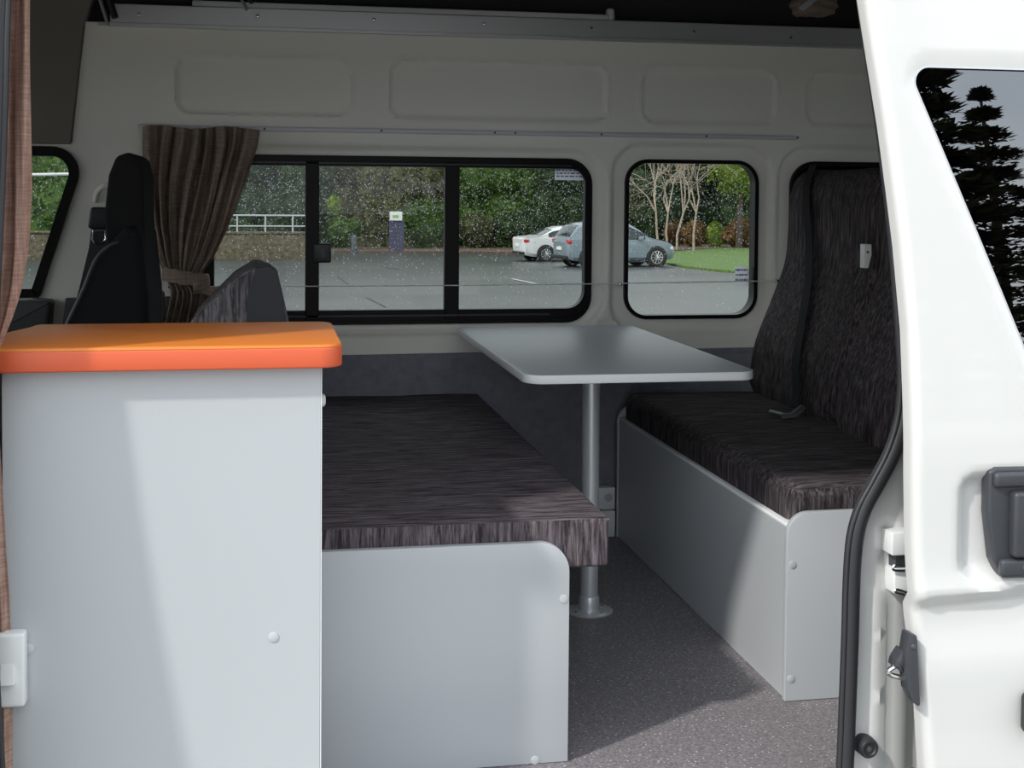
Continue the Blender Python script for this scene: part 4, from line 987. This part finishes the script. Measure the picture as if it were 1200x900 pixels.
# ---- parked cars
def car(kind, root_loc, ang, label, paint):
    root = thing('car', label, 'car', root_loc)
    if kind == 'sedan':
        Ln = 4.6; st = [(-2.3, .45, .92, .92, .60), (-2.22, .28, .98, .98, .78), (-1.9, .22, 1.0, 1.03, .86), (-1.55, .20, .99, 1.06, .88), (-1.05, .20, .97, 1.32, .90), (-.6, .20, .95, 1.43, .90), (.0, .20, .94, 1.46, .90), (.45, .20, .93, 1.40, .90), (.9, .20, .93, 1.15, .90), (1.15, .20, .92, .97, .89), (1.6, .20, .86, .90, .87), (2.0, .22, .76, .80, .80), (2.25, .28, .62, .64, .62)]
        R = .33; ax = (-1.38, 1.38)
    else:
        Ln = 4.3; st = [(-2.12, .50, .90, .90, .62), (-2.05, .32, .98, 1.02, .80), (-1.92, .26, 1.02, 1.22, .86), (-1.72, .24, 1.03, 1.48, .89), (-1.45, .24, 1.03, 1.58, .91), (-.9, .24, 1.0, 1.65, .92), (-.2, .24, .97, 1.67, .92), (.25, .24, .96, 1.60, .92), (.7, .24, .97, 1.34, .92), (1.02, .24, .98, 1.08, .91), (1.4, .24, .97, 1.01, .89), (1.75, .26, .90, .93, .85), (2.0, .28, .80, .82, .74), (2.15, .34, .64, .66, .58)]
        R = .36; ax = (-1.30, 1.30)
    def sec(s):
        x, zb_, zl, zr_, w = s; h = max(zr_-zl, 0); wr = w-.02-.30*min(h, .6)
        return [(w*.9, zb_), (w, zb_+.12), (w+.02, (zb_+zl)/2), (w, zl), (w-.02, zl+.02*min(1, h*10)), (wr+.03, zl+h*.85), (wr-.06, zl+h*.97), (wr*.5, zr_+.015*min(1, h*5)), (0, zr_+.02)]
    def arc_at(x): return x
    def body(bm):
        rings = []
        from bisect import bisect
        # refine the stations
        S = []
        for a, b in zip(st, st[1:]):
            for k in range(4): S.append(tuple(a[i]+(b[i]-a[i])*k/4 for i in range(5)))
        S.append(st[-1])
        for s in S:
            h = sec(s); pts = [(s[0], -y, z) for y, z in h]+[(s[0], y, z) for y, z in reversed(h[:-1])]
            rings.append([bm.verts.new(p) for p in pts])
        n = len(rings[0])
        for A_, B_ in zip(rings, rings[1:]):
            for k in range(n): bm.faces.new([A_[k], A_[(k+1) % n], B_[(k+1) % n], B_[k]])
        bm.faces.new(rings[0]); bm.faces.new(rings[-1][::-1])
    def W(bm):   # moves from car space to world before finish() subtracts the root origin
        c, s = math.cos(ang), math.sin(ang)
        for v in bm.verts: x, y, z = v.co; v.co = Vector((x*c-y*s, x*s+y*c, z))+Vector(root_loc)
    def cp(name, m, fn, parent=None, **k):
        bm = bmesh.new(); fn(bm); W(bm); return finish(name, bm, m, parent or root, **k)
    def interp(x):
        for a, b in zip(st, st[1:]):
            if a[0] <= x <= b[0]:
                t = (x-a[0])/(b[0]-a[0]); return tuple(a[i]+(b[i]-a[i])*t for i in range(5))
        return st[-1]
    cp('body', paint, body, angle=28)
    def side(bm, xa, xb, s):
        n = 14; g_ = []
        for i in range(n+1):
            x = xa+(xb-xa)*i/n; q_ = interp(x); h = sec(q_); lo = h[4]; hi = h[5]; e = .94
            y0_, z0_ = lo[0]+.012, lo[1]+.03; y1_, z1_ = lo[0]+(hi[0]-lo[0])*e+.012, lo[1]+(hi[1]-lo[1])*e
            g_.append((bm.verts.new((x, s*y0_, z0_)), bm.verts.new((x, s*y1_, max(z1_, z0_+.005)))))
        for a_, b_ in zip(g_, g_[1:]): bm.faces.new([a_[0], b_[0], b_[1], a_[1]])
    if kind == 'sedan': spans = ((-1.25, -.22), (-.14, .95)); rear = (-1.52, -1.02); front = (.52, 1.12)
    else: spans = ((-1.55, -1.15), (-1.07, -.22), (-.14, .85)); rear = (-2.0, -1.62); front = (.28, 1.0)
    for s in (-1, 1):
        for a_, b_ in spans: cp('side_window', m_carglass, lambda bm: side(bm, a_, b_, s), smooth=False)
    def screen(bm, xa, xb):
        g_ = []
        for i in range(9):
            x = xa+(xb-xa)*i/8; q_ = interp(x); h = sec(q_); w_ = h[6][0]*.96
            g_.append([bm.verts.new((x+(.012 if xa > 0 else -.012), w_*u, h[6][1]+(q_[3]+.02-h[6][1])*(1-u*u)+.014)) for u in np.linspace(-1, 1, 9)])
        for A_, B_ in zip(g_, g_[1:]):
            for k in range(8): bm.faces.new([A_[k], A_[k+1], B_[k+1], B_[k]])
    cp('rear_window', m_carglass, lambda bm: screen(bm, *rear)); cp('windscreen', m_carglass, lambda bm: screen(bm, *front))
    for s in (-1, 1):
        for x in ax:
            cp('wheel_arch', m_blackpl, lambda bm: lathe(bm, [(R+.05, s*.80), (R+.05, s*.925), (R+.02, s*.93)], (x, 0, R+.01), 'y', 24))
            wh = cp('tyre', m_tyre, lambda bm: lathe(bm, [(R*.6, s*.76), (R*.95, s*.76), (R, s*.79), (R, s*.93), (R*.95, s*.955), (R*.66, s*.955)], (x, 0, R), 'y', 28))
            def rim(bm):
                lathe(bm, [(.001, s*.93), (R*.64, s*.93), (R*.66, s*.957), (R*.60, s*.957), (R*.58, s*.935), (.001, s*.936)], (x, 0, R), 'y', 28)
                for k in range(10):
                    a_ = 2*PI*k/10; tube(bm, [(x, s*.950, R), (x+R*.6*math.cos(a_), s*.955, R+R*.6*math.sin(a_))], .018, 5)
            cp('rim', m_rim, rim, wh)
        xt = st[1][0]; w_ = interp(xt)[4]
        cp('tail_light', m_tail, lambda bm: box(bm, xt-.045, xt+.34, s*w_-.28 if s > 0 else s*w_-.045, s*w_+.045 if s > 0 else s*w_+.28, .80 if kind == 'sedan' else .86, .93 if kind == 'sedan' else 1.0, .02, 2))
        xf = st[-2][0]; w_ = interp(xf)[4]
        cp('headlight', m_lamp, lambda bm: box(bm, xf-.32, xf+.03, min(s*(w_-.2), s*(w_+.055)), max(s*(w_-.2), s*(w_+.055)), .62, .74, .02, 2))
    cp('bumper', m_blackpl, lambda bm: box(bm, st[0][0]-.03, st[0][0]+.18, -.72, .72, .30, .42, .03, 2))
    cp('number_plate', m_signw, lambda bm: box(bm, st[0][0]-.03, st[0][0]-.005, -.22, .22, .62, .74), smooth=False)
    for s in (-1, 1): cp('side_skirt', m_blackpl, lambda bm: box(bm, ax[0]+.4, ax[1]-.4, min(s*.85, s*.925), max(s*.85, s*.925), .18, .28, .01, 1))
    for s in (-1, 1): cp('mirror', paint, lambda bm: box(bm, .55, .72, min(s*.92, s*1.08), max(s*.92, s*1.08), .98, 1.12, .03, 2))
    return root
p = onG(719, 312); carb = car('hatch', (p.x, p.y, gz(p.y)), math.radians(8), 'pale blue hatchback parked nearest, seen from behind', m_carb)
p = onG(667, 305.5); carw = car('sedan', (p.x, p.y, gz(p.y)), math.radians(8), 'white sedan parked to the left of the blue hatchback', m_carw)

# conifers behind the photographer (they show in the door glass)
def conifer(x, y, h, w_, seed, label):
    root = thing('conifer', label, 'tree', (x, y, gz(0)), 'conifers behind the van')
    def f(bm):
        r = np.random.default_rng(seed)
        for k in range(8000):
            t = r.random()**.8; lay = math.floor(t*16)/16+r.uniform(0, .03); rad = w_*(1-lay)**.8*(.35+.65*r.random())*(.88+.16*math.sin(lay*40+seed)); a = r.uniform(0, 2*PI)
            p = Vector((x+rad*math.cos(a), y+rad*math.sin(a), gz(0)+h*(.10+.9*lay)-rad*.15)); d = Vector((math.cos(a), math.sin(a), r.uniform(-.3, .5))); u = Vector((-d.y, d.x, r.uniform(-.2, .2)))
            s = r.uniform(.11, .32)*(1.2-lay*.6)
            bm.faces.new([bm.verts.new(p-u*s*.5), bm.verts.new(p+d*s), bm.verts.new(p+u*s*.5), bm.verts.new(p-d*s*.6)])
    part('foliage', L_con, root, f, smooth=False)
    part('trunk', m_barkd, root, lambda bm: tube(bm, [(x, y, gz(0)-.1), (x, y, gz(0)+h*.97)], [.3, .03], 8))
for i, (x, y, h, w_) in enumerate(((7.3, -18, 9.9, 2.3), (11.6, -17.5, 10.6, 2.3), (16.1, -19, 11.0, 2.4), (20.6, -18, 12, 2.4), (25.3, -20, 12, 2.4), (5, -25, 10, 2.8), (9.7, -25, 12.5, 2.8), (14, -27, 12.5, 2.8), (19.3, -28, 12, 2.8))):
    conifer(x, y, h, w_, i, 'dark conifer behind the photographer')

# ================================================================ LIGHT
w = bpy.data.worlds.new('world'); SC.world = w; w.use_nodes = True; nt = w.node_tree; nt.nodes.clear()
out = nt.nodes.new('ShaderNodeOutputWorld'); bg = nt.nodes.new('ShaderNodeBackground'); nt.links.new(bg.outputs[0], out.inputs[0])
tc = nt.nodes.new('ShaderNodeTexCoord'); nz = nt.nodes.new('ShaderNodeTexNoise'); nz.inputs['Scale'].default_value = 2.2; nz.inputs['Detail'].default_value = 6
mp = nt.nodes.new('ShaderNodeMapping'); mp.inputs['Scale'].default_value = (1, 1, 2.5); nt.links.new(tc.outputs['Generated'], mp.inputs[0]); nt.links.new(mp.outputs[0], nz.inputs['Vector'])
rp = nt.nodes.new('ShaderNodeValToRGB'); rp.color_ramp.elements[0].position = .42; rp.color_ramp.elements[0].color = (.55, .62, .70, 1); rp.color_ramp.elements[1].position = .62; rp.color_ramp.elements[1].color = (.88, .89, .89, 1)
nt.links.new(nz.outputs['Fac'], rp.inputs[0]); nt.links.new(rp.outputs[0], bg.inputs[0]); bg.inputs[1].default_value = 1.75
sun = bpy.data.lights.new('sun', 'SUN'); sun.energy = 1.9; sun.angle = math.radians(2.6); sun.color = (1, .97, .92)
so_ = bpy.data.objects.new('sun', sun); COL.objects.link(so_)
so_.rotation_euler = Vector((1.62, 1.0, -1.72)).to_track_quat('-Z', 'Y').to_euler(); so_.location = (-6, -5, 9)
vs = SC.view_settings; vs.view_transform = 'Standard'; vs.look = 'None'; vs.gamma = 1; vs.use_curve_mapping = False; vs.exposure = .50
SC.cycles.max_bounces = 10; SC.cycles.transparent_max_bounces = 24; SC.cycles.diffuse_bounces = 5
